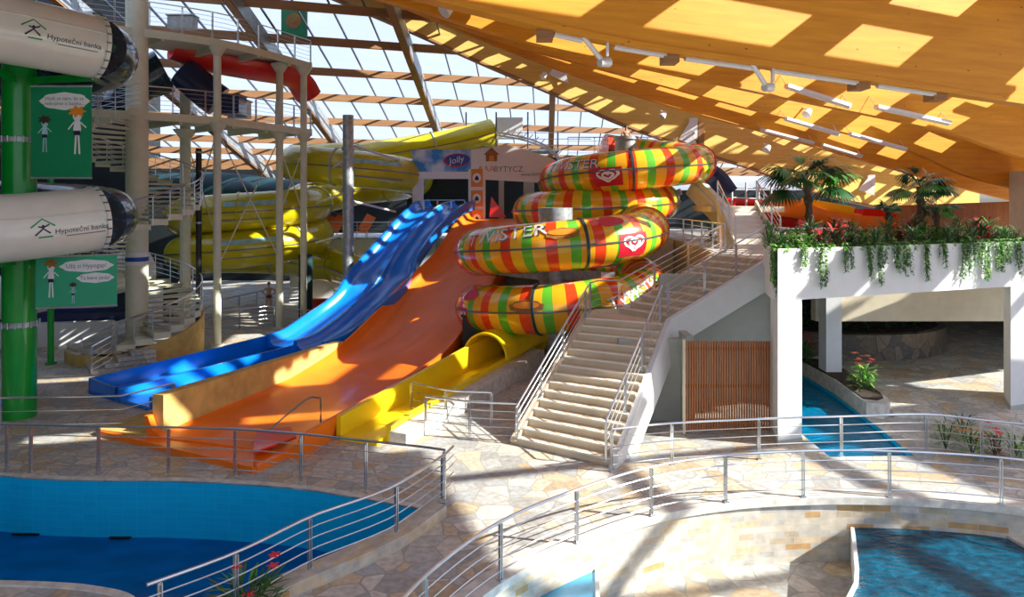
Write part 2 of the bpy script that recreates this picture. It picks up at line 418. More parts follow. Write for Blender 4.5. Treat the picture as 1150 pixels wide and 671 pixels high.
def on_tube(path, r, s0, elev, shape, mat, name, parent, lift=.012, rot=0):
    vs, fs = shape; out = []
    c, s_ = math.cos(rot), math.sin(rot)
    for a, b in vs:
        a, b = a*c-b*s_, a*s_+b*c
        p0, T0 = path.at(s0); left = T0.x < 0 if abs(T0.x) > .05 else True
        p, T = path.at(s0 + (-a if left else a)); sd = T.cross(V((0,0,1))).normalized(); u = sd.cross(T)
        if left: ph = PI-(elev+b/r)
        else: ph = elev+b/r
        out.append(p+sd*math.cos(ph)*(r+lift)+u*math.sin(ph)*(r+lift))
    m = MB(); m.add(out, fs); return m.build(name, mat, parent)
def on_plane(o, xd, ud, shape, mat, name, parent, off=(0,0), k=1, lift=.01):
    xd = V(xd).normalized(); ud = V(ud).normalized(); n = xd.cross(ud)
    vs, fs = shape; m = MB(); m.add([V(o)+xd*(a*k+off[0])+ud*(b*k+off[1])+n*lift for a, b in vs], fs); return m.build(name, mat, parent)

ORD = ['leftmost','second','third','fourth','fifth','sixth','seventh','eighth','ninth','tenth','eleventh','twelfth','thirteenth','fourteenth','fifteenth','sixteenth','seventeenth','eighteenth','nineteenth','twentieth','twenty-first','twenty-second','twenty-third','twenty-fourth','twenty-fifth','twenty-sixth','twenty-seventh','twenty-eighth','twenty-ninth','thirtieth']
def orde(i, what, where): return (f'leftmost {what} {where}' if i == 0 else f'{ORD[i]} {what} from the left {where}')
#@@PARTS
# ------------------------------------------------------------ setting: decks, pools, walls
R3E = cat([(-2.6,6.8,0),(-1.75,8.6,0),(-1.15,10.2,0),(-.19,11.8,0),(1.15,13.1,0),(2.73,14.24,0),(4.35,14.86,0),(6.0,15.12,0),(7.8,15.12,0),(9.8,14.75,0),(11.6,13.9,0),(13.4,12.3,0),(15,9.5,0),(16,6.8,0)], 6)
POOLB = [G(-330,560),G(-150,540),G(-60,534),G(0,534.5),G(35,537.5),(*G(111,540).xy,0),G(189,540.5),G(264,543.5),G(338,549.5),G(411,561),G(478,573)]
pool_back = cat(POOLB, 5)
pool_right = cat([G(481,576),G(456,594),G(432,610),G(372,637),G(300,668),V((-4.45,10.4,0)),V((-4.9,9.3,0))], 5)
pool_near = cat([V((-5.3,9.3,0)),V((-5.35,10.6,0)),G(150,671.5),G(105,660),G(60,656),G(0,654),G(-150,650),G(-330,640)], 5)
pool_poly = [p.xy for p in pool_back+pool_right+pool_near]
chan = [(7.67,17.62),(9.75,17.72),(10.0,19.8),(10.1,21.0),(10.35,23.5),(10.3,27),(7.67,27)]
outer = [(-32,6.8)] + [tuple(p.xy) for p in R3E] + [(34,6.8),(34,62),(-32,62)]
m = MB(); m.prism(outer, -.03, 0, [pool_poly, chan]); struct('floor', m, pav)
m = MB(); m.wall([*pool_back, *pool_right, *pool_near, pool_back[0]], -2.2, -.02); struct('wall_pool', m, bluetile)
m = MB(); m.prism(pool_poly, -2.0, -1.26); o = m.build('pool_water', water_l); tag(o, 'still deep blue water in the big pool at lower left', 'water', kind='stuff')
def rim(name, pts, w, z0, z1, mat, label, side=1, category='coping'):
    prof = [(0,z0),(0,z1),(w*side,z1),(w*side,z0)]; m = MB(); m.sweep([V((p[0],p[1],0)) for p in pts], prof); o = m.build(name, mat); tag(o, label, category); return o
rim('pool_coping', pool_back+[pool_right[0]], .16, -.03, .02, paleStone, 'pale stone coping along the far edge of the big left pool', -1)
rim('pool_coping', pool_near, .14, -.03, .03, paleStone, 'pale coping on the near edge of the left pool, bottom left', -1)
curbL = Path([V(p) for p in pool_right]).resample(.25)
m = MB(); m.sweep(curbL, [(.0,-.1),(.0,.22),(-.42,.22),(-.42,-.1)]); o = m.build('pool_curb', ledge); tag(o, 'low stone curb under the curved railing right of the left pool', 'curb')
for px, py, w, lb in ((31,602,.55,'dark slot inlet in the blue tiled wall at far left of pool'),(136,606,.4,'small dark inlet at the water line of the left pool')):
    p = G(px, 537) if px < 100 else G(px, 540.5); z = ZC-(py-HZ)/F*p.y
    m = MB(); m.box((p.x, p.y-.03, z), (w, .08, .1)); m.box((p.x, p.y-.06, z+.06), (w+.06,.06,.03)); o = m.build('pool_inlet', black); tag(o, lb, 'inlet')
# channel
m = MB(); m.wall([chan[0],chan[1],chan[2],chan[3],chan[4],chan[5],chan[6],chan[0]], -.9, -.02); struct('wall_channel', m, bluetile)
m = MB(); m.prism(chan, -.8, -.13); o = m.build('channel_water', water_c); tag(o, 'blue rippled water of the river channel behind the white column', 'water', kind='stuff')
# lower terrace
low = [tuple(p.xy) for p in R3E] + [(16,4.5),(-3,4.5)]
m = MB(); m.prism([tuple(p.xy) for p in cat([(*p.xy,0) for p in R3E],1)]+[(16,4.0),(-3,4.0)], -1.5, -1.3); struct('floor', m, pav_low)
R3R = Path(R3E).resample(.3)
m = MB(); m.wall([(p.x,p.y) for p in R3R], -1.35, .0, -.3); struct('wall_terrace', m, ledge)
m = MB(); m.sweep([V((p.x,p.y,0)) for p in R3R], [(.06,-.1),(.06,.05),(-.34,.05),(-.34,-.1)]); o = m.build('terrace_coping', paleStone); tag(o, 'pale stone coping on the curved terrace wall under front railing', 'coping')
def basin(name, lab, poly, zw, mat, rimpts):
    m = MB(); m.prism(poly, -1.32, zw); o = m.build('basin_water', mat); tag(o, lab+' water', 'water', kind='stuff')
    m = MB(); m.wall(rimpts, -1.33, zw+.03, .07); o = m.build('basin_wall', white); tag(o, 'thin white wall edging the '+lab, 'basin wall')
def R3pt(x0, x1): return [tuple(p.xy) for p in R3R if x0 <= p.x <= x1]
rb_l = [(7.08,15.1),(6.75,14.3),(6.37,13.4),(6.12,12.9),(5.75,12.4),(5.2,11.8),(4.6,11)]
basin('b', 'rippled dark blue basin at lower right', rb_l[::-1]+[(7.1,15.1)]+R3pt(7.2,9.85)+[(9.95,14.65),(10.05,13.9),(10.2,13.0),(10.4,11)], -.6, water_r, rb_l)
lb_r = [(1.60,13.5),(1.56,13.1),(1.45,12.0),(1.35,11.0)]
basin('b', 'light blue basin at bottom centre below the terrace wall', [tuple(p.xy) for p in R3R if 9.0 <= p.y and p.x < 1.6]+[(1.6,13.4),(1.45,12),(1.3,10),(-.5,8.8)], -.6, plain('light_basin_water', (.05,.35,.6), .15, 0, .15, 2), lb_r)
m = MB(); m.wall([(9.95,14.7),(10.05,13.9),(10.3,12.4),(10.5,11)], -1.33, -.55, -.25); o = m.build('basin_wall', paleStone); tag(o, 'pale stone rim at the right edge of lower right basin', 'basin wall')

# outer walls, with unseen ones added to block light
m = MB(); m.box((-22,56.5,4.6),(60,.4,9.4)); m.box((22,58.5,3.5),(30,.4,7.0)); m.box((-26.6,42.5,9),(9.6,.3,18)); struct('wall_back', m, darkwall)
m = MB(); m.box((-24,-7,8),(16,.4,16)); struct('wall_front_blocker', m, darkwall)  # unseen, added to keep daylight behind the camera off the left side
m = MB(); m.box((-31.5,25,9),(.4,80,18)); struct('wall_left_blocker', m, darkwall)  # runs on unseen behind the camera, added to darken the left

# gallery slab, planter beam, columns
BD = V((.932,.363,0)); BN = V((-.363,.932,0)); A0 = V((6.75,18.45,0))
def bp(t, n=0, z=0): p = A0+BD*t+BN*n; return V((p.x,p.y,z))
gal = [bp(.3,.5).xy, bp(4.6,.5).xy, (11.8,25.2), (26,25.2), (26,40), (26,46), (7.4,46), (7.4,33), (7.2,27), (7.0,24.9), (7.96,22.5), (8.0,21.4)]
m = MB(); m.prism(gal, 3.65, 4.38); struct('floor_gallery', m, white)
m = MB(); m.prism(gal, 4.38, 4.40); struct('floor_gallery_paving', m, pav)
root = thing('planter_trough', 'long white planter beam carried by the white columns, ivy hanging over it', 'planter', bp(0,0,3.65))
m = MB(); m.prism([bp(0,0).xy,bp(18,0).xy,bp(18,.32).xy,(6.80,18.8)],3.65,4.97); m.prism([bp(.05,.32).xy,bp(.3,.32).xy,(7.25,20.1),(6.99,20.2)],3.65,4.97); m.prism([(6.99,20.2),bp(18,1.4).xy,bp(18,1.6).xy,(7.02,20.4)],4.38,4.97); m.prism([bp(4.6,.32).xy,bp(18,.32).xy,bp(18,1.6).xy,bp(4.6,1.6).xy],3.65,4.38); m.build('trough', white, root)
m = MB(); m.prism([bp(.3,.32).xy,bp(18,.32).xy,bp(18,1.4).xy,(7.2,20.1)],4.38,4.88); m.build('soil', soil, root)
def column(label, poly, z0, z1, mat=white):
    root = thing('column', label, 'column', (poly[0][0],poly[0][1],z0))
    m = MB(); m.prism(poly, z0, z1); m.build('shaft', mat, root)
    c = V((sum(p[0] for p in poly)/4, sum(p[1] for p in poly)/4, 0)); m = MB(); m.prism([tuple((c+(V((p[0],p[1],0))-c)*1.04).xy) for p in poly], z0, z0+.12); m.build('base', olive, root)
column('big white column at the stair top end of the planter', [(6.71,18.42),(7.42,18.69),(7.6,19.95),(6.97,19.7)], 0, 4.96)
column('white column at the right picture edge under the planter', [(14.72,21.55),(16.0,22.05),(16.3,23.4),(15.32,22.75)], 0, 3.64)
column('slim inner white column standing in flowers beside blue channel', [(10.5,24.4),(11.02,24.4),(11.02,25.0),(10.5,25.0)], 0, 3.64)
m = MB(); m.box((15.0,25.2,2.85),(9.2,.4,1.6)); m.build('header_beam', cream_lt); tag(COL.objects['header_beam'], 'cream beam between inner column and right edge with sun patches', 'beam')
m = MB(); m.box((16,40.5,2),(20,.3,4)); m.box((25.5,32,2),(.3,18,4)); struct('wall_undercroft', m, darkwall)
# curb planter by channel
cp = [(10.12,20.85),(10.5,20.65),(10.85,20.95),(11.05,21.6),(11.2,22.8),(11.4,24.6),(11.4,27),(10.32,27),(10.38,23.5),(10.15,21.2)]
root = thing('curb_planter', 'rounded pale stone planter curb at the end of blue channel', 'planter', (10.5,22,0))
m = MB(); m.prism(cp, 0, .42); m.build('curb', paleStone, root)
c0 = V((10.8,23.5,0)); m = MB(); m.prism([tuple((c0+(V((p[0],p[1],0))-c0)*.86).xy) for p in cp], .40, .45); m.build('soil', soil, root)
# big dark round planter under gallery
el = [(13.9+4.6*math.cos(a), 32+3.9*math.sin(a)) for a in [2*PI*i/40 for i in range(40)]]
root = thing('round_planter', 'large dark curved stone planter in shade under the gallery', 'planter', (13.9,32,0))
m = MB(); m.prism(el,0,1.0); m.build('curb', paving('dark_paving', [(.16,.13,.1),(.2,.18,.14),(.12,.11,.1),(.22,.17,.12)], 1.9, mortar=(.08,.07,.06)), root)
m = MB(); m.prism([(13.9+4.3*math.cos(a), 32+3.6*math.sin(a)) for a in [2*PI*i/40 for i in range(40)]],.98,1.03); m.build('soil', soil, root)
# low pale kerb of path
m = MB(); m.sweep(cat([(10.9,20.9,0),(12.3,20.6,0),(13.6,19.6,0),(14.6,18.4,0)],6), [(.1,0),(.1,.12),(-.1,.12),(-.1,0)]); o = m.build('path_kerb', paleStone); tag(o, 'narrow pale kerb crossing the path right of the channel', 'kerb')

# walls around the stair
m = MB(); m.box((3.95,20.65,1.15),(1.9,.3,2.3)); m.box((4.84,20.3,1.25),(.2,.9,2.5)); struct('wall_stair', m, olive)
m = MB(); m.wall([(4.6,22.9),(8.2,22.6),(8.3,22.0)], 0, 3.9, .2); struct('wall_recess', m, olive)
m = MB(); m.wall([(6.9,24.9),(7.15,27),(7.35,33),(7.35,46)], 0, 4.38, .2); m.wall([(-1.2,33.2),(7.3,33.2)],0,4.38,.2); struct('wall_gallery', m, beige)
m = MB(); m.prism([(-1.2,33.3),(7.3,33.3),(7.4,46),(-1.2,46)], 4.1, 4.38); struct('floor_gallery', m, olive)
# slat screen
root = thing('slat_screen', 'reddish brown vertical timber slat screen beside the white column', 'screen', (4.5,19.35,0))
m = MB()
for i in range(34): m.box((4.64+i*.066, 19.35, 1.28), (.036,.07,2.36))
m.build('slats', slatw, root)
for z in (.35,1.25,2.25):
    m = MB(); m.box((5.73,19.42,z),(2.25,.04,.07)); m.build('batten', slatw, root)
m = MB(); m.box((4.57,19.4,1.25),(.07,.1,2.5)); m.build('frame_post', cream_lt, root)

# ------------------------------------------------------------ main staircase
S1 = (V((2.3,17.0,0)), V((4.43,21.0,2.69)), V((.15,18.5,0)), V((2.35,22.0,2.69)))   # R0,R1,L0,L1
S2 = (V((4.55,21.1,2.69)), V((7.96,22.5,4.40)), V((3.35,22.75,2.69)), V((6.95,24.3,4.40)))
root = thing('stone_staircase', 'wide beige stone staircase turning up to the gallery, white stringers', 'staircase', (1.2,17.7,0))
def flight(R0, R1, L0, L1, n):
    rise = (R1.z-R0.z)/n
    for i in range(n):
        a, b = R0.lerp(R1, i/n), R0.lerp(R1, (i+1)/n); c, d = L0.lerp(L1, i/n), L0.lerp(L1, (i+1)/n); z = R0.z+rise*(i+1)
        f = (a-b).normalized()*.03; f.z = 0; e = (b-a); e.z = 0; e = e.normalized()*.05
        m = MB(); m.prism([tuple((a).xy), tuple((b+e).xy), tuple((d+e).xy), tuple((c).xy)], z-rise-.12, z-.03); st = m.build('step', stonestep, root)
        m = MB(); m.prism([tuple((a+f).xy), tuple((b+e).xy), tuple((d+e).xy), tuple((c+f).xy)], z-.03, z); m.build('tread', stonestep, st)
        g = (b-a); g.z = 0; g = g.normalized()*.07
        m = MB(); m.prism([tuple((a+f*1.15).xy), tuple((a+g).xy), tuple((c+g).xy), tuple((c+f*1.15).xy)], z-.034, z+.004); m.build('nosing', nosem, st)
flight(*S1, 15); flight(*S2, 10)
m = MB(); m.prism([(4.43,21.0),(4.55,21.1),(3.35,22.75),(2.7,22.7),(2.35,22.0)], 2.45, 2.69); m.build('landing', stonestep, root)
def band(pts, below, above, t, mat, name, side):
    m = MB(); m.sweep([V(p) for p in pts], [(0,-below),(0,above),(t*side,above),(t*side,-below)]); return m.build(name, mat, root)
def ext(a, b, k): return a+(b-a)*k
band([ext(S1[0],S1[1],-.02), S1[1]+V((.03,.03,0)), S2[1]], .78, .10, .16, white, 'stringer', 1)
m = MB(); m.prism([(2.3,17),(2.45,16.92),(3.0,18.0),(2.85,18.1)],0,.35); m.build('stringer', white, root)
band([S1[2], S1[3]], .5, .14, .2, stonestep, 'parapet', -1)
m = MB(); m.wall([(.15,18.5),(2.35,22.0)], 0, [.0,2.3], .25); m.build('side_wall', cream_lt, root)
band([S1[3],V((2.7,22.7,2.69)),S2[2]], .8, .10, .18, stonestep, 'parapet', -1)
band([S2[2], S2[3]], .6, .05, .16, white, 'stringer', -1)
# underside soffit
m = MB(); 
m.add([S1[0]-V((0,0,.05)), S1[1]-V((0,0,.6)), S1[3]-V((0,0,.6)), S1[2]-V((0,0,.05))], [(0,1,2,3)]); m.add([S2[0]-V((0,0,.6)), S2[1]-V((0,0,.6)), S2[3]-V((0,0,.6)), S2[2]-V((0,0,.6))], [(0,1,2,3)]); m.build('soffit', olive, root)

# ------------------------------------------------------------ railings
R1 = [G(-150,531),G(-60,529),G(8,530),G(35,530.5),G(111,533),G(189,534),G(264,536.5),G(338,543),G(411,552.5),G(470,560),G(500,565)]
pth = Path(cat(R1, 8)); posts = [pth.nearest_px(x) for x in (-40,8,35,111,189,264,338,411,499)]
railing('steel railing along the far edge of the left pool, before orange slide', R1, posts, h=1.08, nw=4)
def T_(px, py, h=.97): d = (ZC-h)*F/(py-HZ); return V(((px-575)/F*d, d, 0))
R2 = [T_(509,506),T_(495,518),T_(445,550),T_(400,568),T_(348,586.5),T_(265,627),T_(165,664)]
R2 = [V((p.x,p.y,.2)) for p in R2]
pth = Path(cat(R2, 8)); railing('curved steel railing on the curb right of the left pool, bottom left', R2, [pth.nearest_px(x) for x in (497,445,348,265,180)], h=.85, nw=4)
pth = Path(cat([p for p in R3E], 1)); 
R3P = [p+V((0,0,.05)) for p in R3E]; pth = Path(R3P)
railing('long curved steel railing on top of the stone terrace wall in front', R3P[2:-2], [max(0, Path(R3P[2:-2]).nearest_px(x)) for x in (478,562,647,732,815,902,1000,1123)]+[Path(R3P[2:-2]).len-1.5], h=.95, nw=4, smooth=False)
R4 = [G(687,530),G(755,522),G(852,516.5),G(945,513),G(1040,510.5),G(1102,518),G(1137,522),G(1180,528),G(1240,540)]
pth = Path(cat(R4, 8)); railing('steel railing from the stair foot past the channel to right edge', R4, [pth.nearest_px(x) for x in (687,755,852,945,1040,1102,1137,1180)], h=.97, nw=4)
u = V((0,0,.1))
railing('steel railing on the right side of the lower stair flight', [S1[0]+V((-.1,.05,.1)), S1[1]+V((-.1,.05,.1))], [0,1.55,3.1,5.05], nw=3, h=.95, smooth=False)
railing('steel railing on the near side of the upper stair flight', [S1[1]+V((0,.1,.1)), S2[1]+V((0,.1,.1))], [.1,1.5,2.8,4.0], nw=4, h=.95, smooth=False)
railing('steel railing on the left parapet of the lower stair flight', [S1[2]+V((-.05,0,.14)), S1[3]+V((-.05,0,.14))], [.05,1.5,3.0,4.7], nw=3, h=.8, smooth=False)
railing('steel railing on the far side of the upper stair flight', [S1[3]+V((0,0,.12)), V((2.7,22.7,2.8)), S2[2]+V((0,0,.1)), S2[3]+V((0,0,.06))], nw=4, h=.9, smooth=False)
railing('steel railing along the gallery edge behind the twisted slide', [V((7.35,25.2,4.4)),V((7.5,33,4.4)),V((2,33.4,4.4))], nw=4, smooth=False, spacing=1.7)
railing('steel railing on the gallery behind the planter plants', [bp(1.6,1.7,4.4),bp(4.5,1.7,4.4)], nw=2, smooth=False, spacing=1.9)
railing('short steel railing at the top of the stone stairs beside column', [V((8.0,22.5,4.4)),V((8.25,20.9,4.4)),bp(1.6,1.7,4.4)], nw=4, smooth=False, spacing=1.2)
railing('short steel railing on the deck between yellow chute and stairs', [G(478,487),G(528,494),G(583,497)], nw=4, smooth=True, spacing=1.2, h=.98)
railing('steel railing behind short one next to yellow chute exit', [G(462,465),G(505,475),G(552,478)], nw=3, smooth=True, spacing=1.3, h=.9)
railing('steel railing at near end of the blue trough, left of ochre wall', [G(0,490),G(137,487),G(195,470)], nw=2, smooth=False, spacing=3.2, h=1.0)
railing('steel railing on the rear deck left of blue slide', [G(225,375),G(300,366),G(372,374)], nw=4, spacing=2.0, h=.95, smooth=False)
railing('steel railing in front of the dark water behind the standing person', [G(228,372),G(250,358),G(300,345),G(345,341)], nw=4, spacing=1.8, h=1.0, smooth=False)
# grab rail over orange basin
m = MB(); a, b = G(300,497), G(360,489); m.tube(cat([a, a+V((0,0,.25)), b+V((-.4,0,.92)), b+V((-.08,0,.98)), b+V((0,0,.9)), b],4), .022, 8); o = m.build('grab_rail', steel_dark); tag(o, 'bent steel grab rail standing over the orange basin', 'grab rail')

# second stairs up from gallery
root = thing('upper_stairs', 'pale flight of stairs rising behind the gallery landing', 'staircase', (9,25,4.4))
for i in range(9):
    m = MB(); y = 27+i*.42; m.box((9.0+.05*i, y+.21, 4.4+(i+1)*.085), (1.5,.46,(i+1)*.17)); m.build('step', nosem, root)
for sx in (-.82,.82):
    m = MB(); m.bar((9+sx,26.8,4.5),(9.5+sx,30.9,6.0),.1,.4); m.build('stringer', cream_lt, root)
m = MB(); m.prism([(8.4,30.8),(11.5,30.8),(11.5,34),(8.4,34)],5.7,5.93); m.build('landing', cream_lt, root)
railing('steel railing on the left side of the pale upper stairs', [V((8.2,26.8,4.6)),V((8.7,30.9,6.05))], nw=4, smooth=False, spacing=1.3)
railing('steel railing on the right side of the pale upper stairs', [V((9.85,26.8,4.6)),V((10.35,30.9,6.05))], nw=4, smooth=False, spacing=1.3)

m = MB(); m.bar(W(834,266,31.2), W(778,208,33.6), .3, 1.0); m.bar(W(834,262,31.1), W(778,204,33.5), .4, .12); o = m.build('sloping_parapet', cream_lt); tag(o, 'pale sloping parapet rising left of the upper stairs', 'parapet')
# ------------------------------------------------------------ roof
U = V((.947,.32,0)).normalized(); WN = V((-U.y, U.x, 0))
def gz(x, y): return 9.9-.358*((x+5)*-.32+(y-55)*.947)
def glasshit(px, py):
    k = (px-575)/F; s = (HZ-py)/F
    # ZC+s d = 9.9-.358(-.32(k d+5)+.947(d-55))
    d = (9.9-.358*(-1.6-52.085)-ZC)/(s+.358*(-.32*k+.947)); return V((k*d, d, ZC+s*d))
def wv(p): return (p.x+5)*-.32+(p.y-55)*.947
def onroof(t, w, off=0): p = V((-5,55,0))+U*t+WN*w; return V((p.x,p.y,9.9-.358*w*.998+off))
ws = [wv(glasshit(389, y)) for y in (3,41,75,104,131,154,167)]
ws = [ws[0]-(ws[1]-ws[0])*2.0, ws[0]-(ws[1]-ws[0])] + ws + [ws[-1]+ (ws[-1]-ws[-2])]
ws = sorted(ws)
for i, w in enumerate(ws):
    m = MB(); m.bar(onroof(-30,w,-.35), onroof(48,w,-.35), .22,.42); o = m.build('roof_purlin', purlinw)
    tag(o, orde(i, 'timber purlin', 'under the glass roof, counted from the viewer').replace('leftmost','nearest').replace('from the left','away from the viewer').replace(', counted from the viewer',''), 'purlin', 'purlins under the glass roof')
vdir = V((.054,1,-.333)).normalized()
def rafter(p0, p1, label):
    a = glasshit(*p0); b = glasshit(*p1); t = (b-a).normalized(); a = a-t*6; b = b+t*3
    root = thing('roof_rafter', label, 'rafter', b)
    m = MB(); m.bar(a-V((0,0,.75)), b-V((0,0,.75)), .34, .95); m.build('beam', purlinw, root)
    m = MB(); m.bar(a-V((-.19,0,.75)), b-V((-.19,0,.75)), .03, .8); m.build('side_highlight', galv, root)  # pale strip standing in for the highlight on the timber's side
rafter((275,0),(402,182),'big sloping timber rafter behind the steel tower')
rafter((455,30),(498,152),'big sloping timber rafter in the middle of the glass roof')
rafter((620,95),(618,168),'upright looking reddish rafter above the striped slide')
rafter((95,0),(300,182),'sloping timber rafter seen through tower platforms at left')
rafter((770,140),(742,185),'short timber rafter behind the top of striped slide')
# mullions (one per bay line)
m0 = onroof(0, 0)
root = thing('roof_glazing', 'pale blue glass roof with thin dark glazing bars behind the slides', 'glass roof', onroof(0,0))
w0, w1 = -25, 3.0
m = MB(); m.add([onroof(-32,w0,.05),onroof(50,w0,.05),onroof(50,w1,.05),onroof(-32,w1,.05)], [(0,1,2,3)]); m.build('pane', glass, root)
# bars follow rafter direction
k = vdir; tt = k.dot(U); wwn = V((k.x,k.y,0)).dot(WN)
for i in range(46):
    t0 = -30+i*1.75
    a = onroof(t0, w1); b = onroof(t0-(w1-w0)*tt/wwn, w0)
    m = MB(); m.bar(a, b, .07, .10); m.build('glazing_bar', steel_dark, root)
m = MB(); m.bar(onroof(-32,w1,-.1), onroof(50,w1,-.1), .3,.6); m.build('eave_beam', purlinw, root)

# girders
def plane_d(k, Q): return (U.y*Q[0]-U.x*Q[1])/(U.y*k-U.x)
def gp(px, py, Q): d = plane_d((px-575)/F, Q); return W(px, py, d)
def girder(pxs, Q, depth, label, mat=glulam, th=.28, name='roof_girder', lip=True):
    P = [gp(px, py, Q) for px, py in pxs]; P = cat(P, 6)
    root = thing(name, label, 'girder', P[-1])
    m = MB()
    n = len(P); vs = []
    for p in P:
        for q, z in ((V((0,0,0)), 0), (V((0,0,0)), depth), (WN*th, depth), (WN*th, 0)): vs.append(p+q+V((0,0,z)))
    fs = [(i*4+k, (i+1)*4+k, (i+1)*4+(k+1) % 4, i*4+(k+1) % 4) for i in range(n-1) for k in range(4)] + [(0,1,2,3), (4*n-1,4*n-2,4*n-3,4*n-4)]
    m.add(vs, fs); m.build('web', mat, root)
    if lip:
        m = MB(); m.sweep([p+WN*th/2 for p in P], [(-th/2-.05,-.10),(-th/2-.05,.02),(th/2+.05,.02),(th/2+.05,-.10)]); m.build('bottom_flange', glulam if mat is glulam else purlinw, root)
    return root, P
def lineext(a, b, px): return (px, a[1]+(b[1]-a[1])*(px-a[0])/(b[0]-a[0]))
def K(px): return (px-575)/F
g1 = [(330,-40),(470,-9),(520,3),(700,45),(925,79),(1150,113),(1300,136)]
Q1 = (K(470)*14, 14); r1, P1 = girder(g1, Q1, 3.4, 'nearest orange glulam girder crossing the top right, light strips below')
g2 = [(300,-32),(440,2),(560,38),(660,62),(860,105),(1055,146),(1150,177),(1300,215)]
Q2 = (K(440)*20, 20); r2, P2 = girder(g2, Q2, 2.7, 'second orange glulam girder behind the nearest one', lip=False)
g3 = [(300,-40),(430,0),(560,45),(700,84),(877,131),(1012,166),(1085,197),(1150,214),(1250,236)]
Q3 = (K(430)*26, 26); r3, P3 = girder(g3, Q3, 2.5, 'third orange glulam girder, low at right above palms', lip=False)
g4 = [(300,-44),(425,-3),(560,52),(700,103),(850,146),(962,178),(1060,206),(1130,224),(1200,240)]
Q4 = (K(425)*32, 32); r4, P4 = girder(g4, Q4, 2.5, 'fourth orange glulam girder just above the pale edge beam', lip=False)
g5 = [(300,-36),(385,1),(460,33),(540,69),(640,112),(700,139),(790,171),(850,190),(895,207),(940,222),(1030,240),(1100,246)]
Q5 = (K(385)*38, 38)
r5, P5 = girder(g5, Q5, 3.2, 'pale curved glulam edge beam along the glass roof', glulam_e, .35, 'edge_beam')
# brackets + light strips under girder 1
for i, px in enumerate((612,755,972,1060)):
    pth = Path(P1); s = pth.nearest_px(px); p, T = pth.at(s)
    m = MB(); m.box(p+V((0,.35,-.12)), (.34,.5,.3)); o = m.build('timber_block', purlinw, r1)
for i, (a, b) in enumerate(((622,655),(690,752),(772,850),(870,968),(990,1055))):
    pth = Path(P1); A, _ = pth.at(pth.nearest_px(a)); B, _ = pth.at(pth.nearest_px(b)); o3 = V((0,.2,-.12))
    rt = thing('strip_light', orde(i, 'white strip light', 'under the nearest orange girder'), 'lamp', A+o3, 'strip lights under nearest girder')
    m = MB(); m.bar(A+o3, B+o3, .12, .07); m.build('housing', lampw, rt)
    m = MB(); m.bar(A+o3-V((0,0,.05)), B+o3-V((0,0,.05)), .07, .04); m.build('tube', logo_w, rt)
for i, px in enumerate((655,845)):
    pth = Path(P1); p, T = pth.at(pth.nearest_px(px)); rt = thing('spot_lamp', ('left' if i == 0 else 'right')+' white spotlight arm hanging from nearest orange girder', 'lamp', p)
    m = MB(); m.cyl(p+V((0,.1,-.05)), p+V((.5,.5,-.55)), .055); m.build('arm', lampw, rt)
    m = MB(); m.cyl(p+V((.4,.42,-.56)), p+V((.62,.58,-.52)), .09, .11); m.build('head', lampw, rt)
    m = MB(); m.box(p+V((.55,.3,-.2)), (.05,.12,.5)); m.build('bracket', lampw, rt)
LS = [((875,98),(945,120),2),((975,121),(1056,139),2),((876,134),(935,151),3),((948,151),(1010,168),3),((850,146),(908,161),4),((918,163),(962,176),4)]
nm = ['upper left','upper right','middle left','middle right','lower left','lower right']
for i, (a, b, g) in enumerate(LS):
    Q = (0, Q1, Q2, Q3, Q4)[g]; A = gp(*a, Q)-WN*.35; B = gp(*b, Q)-WN*.35
    rt = thing('hanging_lamp', f'{nm[i]} one of six long white tube lamps before the orange girders', 'lamp', A, 'six hanging tube lamps')
    m = MB(); m.bar(A, B, .22, .12); m.build('housing', lampw, rt)
    m = MB(); m.bar(A-V((0,0,.08)), B-V((0,0,.08)), .12, .05); m.build('tube', logo_w, rt)
    for q in (A, B):
        m = MB(); m.cyl(q, q+V((0,.1,.45))+WN*.3, .012, n=6); m.build('hanger', steel, rt)
for i, (px, py, Q, w) in enumerate(((503,10,Q2,'upper left'),(545,4,Q2,'near the top centre'),(902,125,Q3,'between the tube lamps'),(742,128,Q4,'above the white bracket of edge beam'),(858,165,Q4,'near the palm crown'),(610,84,Q5,'on the pale edge beam'),(440,8,Q5,'on the left end of edge beam'))):
    p = gp(px, py, Q)-WN*.4; rt = thing('spot_lamp', 'small white round spotlight '+w+' of timber roof', 'lamp', p, 'small roof spotlights')
    m = MB(); m.cyl(p, p+V((-.2,-.12,-.22)), .12, .2, 14); m.build('head', lampw, rt)
    m = MB(); m.cyl(p, p+WN*.4+V((0,0,.15)), .04); m.build('bracket', lampw, rt)
for i, (px, py, hh) in enumerate(((452,-2,1.0),(632,72,1.3),(776,145,1.3),(975,205,1.0))):
    p = gp(px, py, Q5)-WN*.25; rt = thing('steel_bracket', orde(i, 'white steel bracket', 'on the pale edge beam'), 'bracket', p)
    m = MB(); m.box(p, (.5,.12,hh)); m.add([p+V((-.9,-.1,-hh*.5)),p+V((.25,-.1,-hh*.9)),p+V((-.25,-.1,hh*.3)),p+V((-.9,0,-hh*.5)),p+V((.25,0,-hh*.9)),p+V((-.25,0,hh*.3))],[(0,1,2),(5,4,3),(0,3,4,1),(1,4,5,2),(2,5,3,0)]); m.build('plate', logo_w, rt)
    m = MB(); m.cyl(p+V((0,0,-hh*.2)),p-WN*.3+V((0,0,-hh*.2)), .08); m.build('bolt', lampw, rt)
m = MB(); p = gp(785,152,Q5)-WN*.2; m.box(p,(.35,.3,1.5)); o = m.build('timber_post', purlinw, r5)
# thin tie rods
for i, (a, b) in enumerate((((882,55),(870,97)),((878,108),(872,132)),((855,92),(855,105)))):
    pass
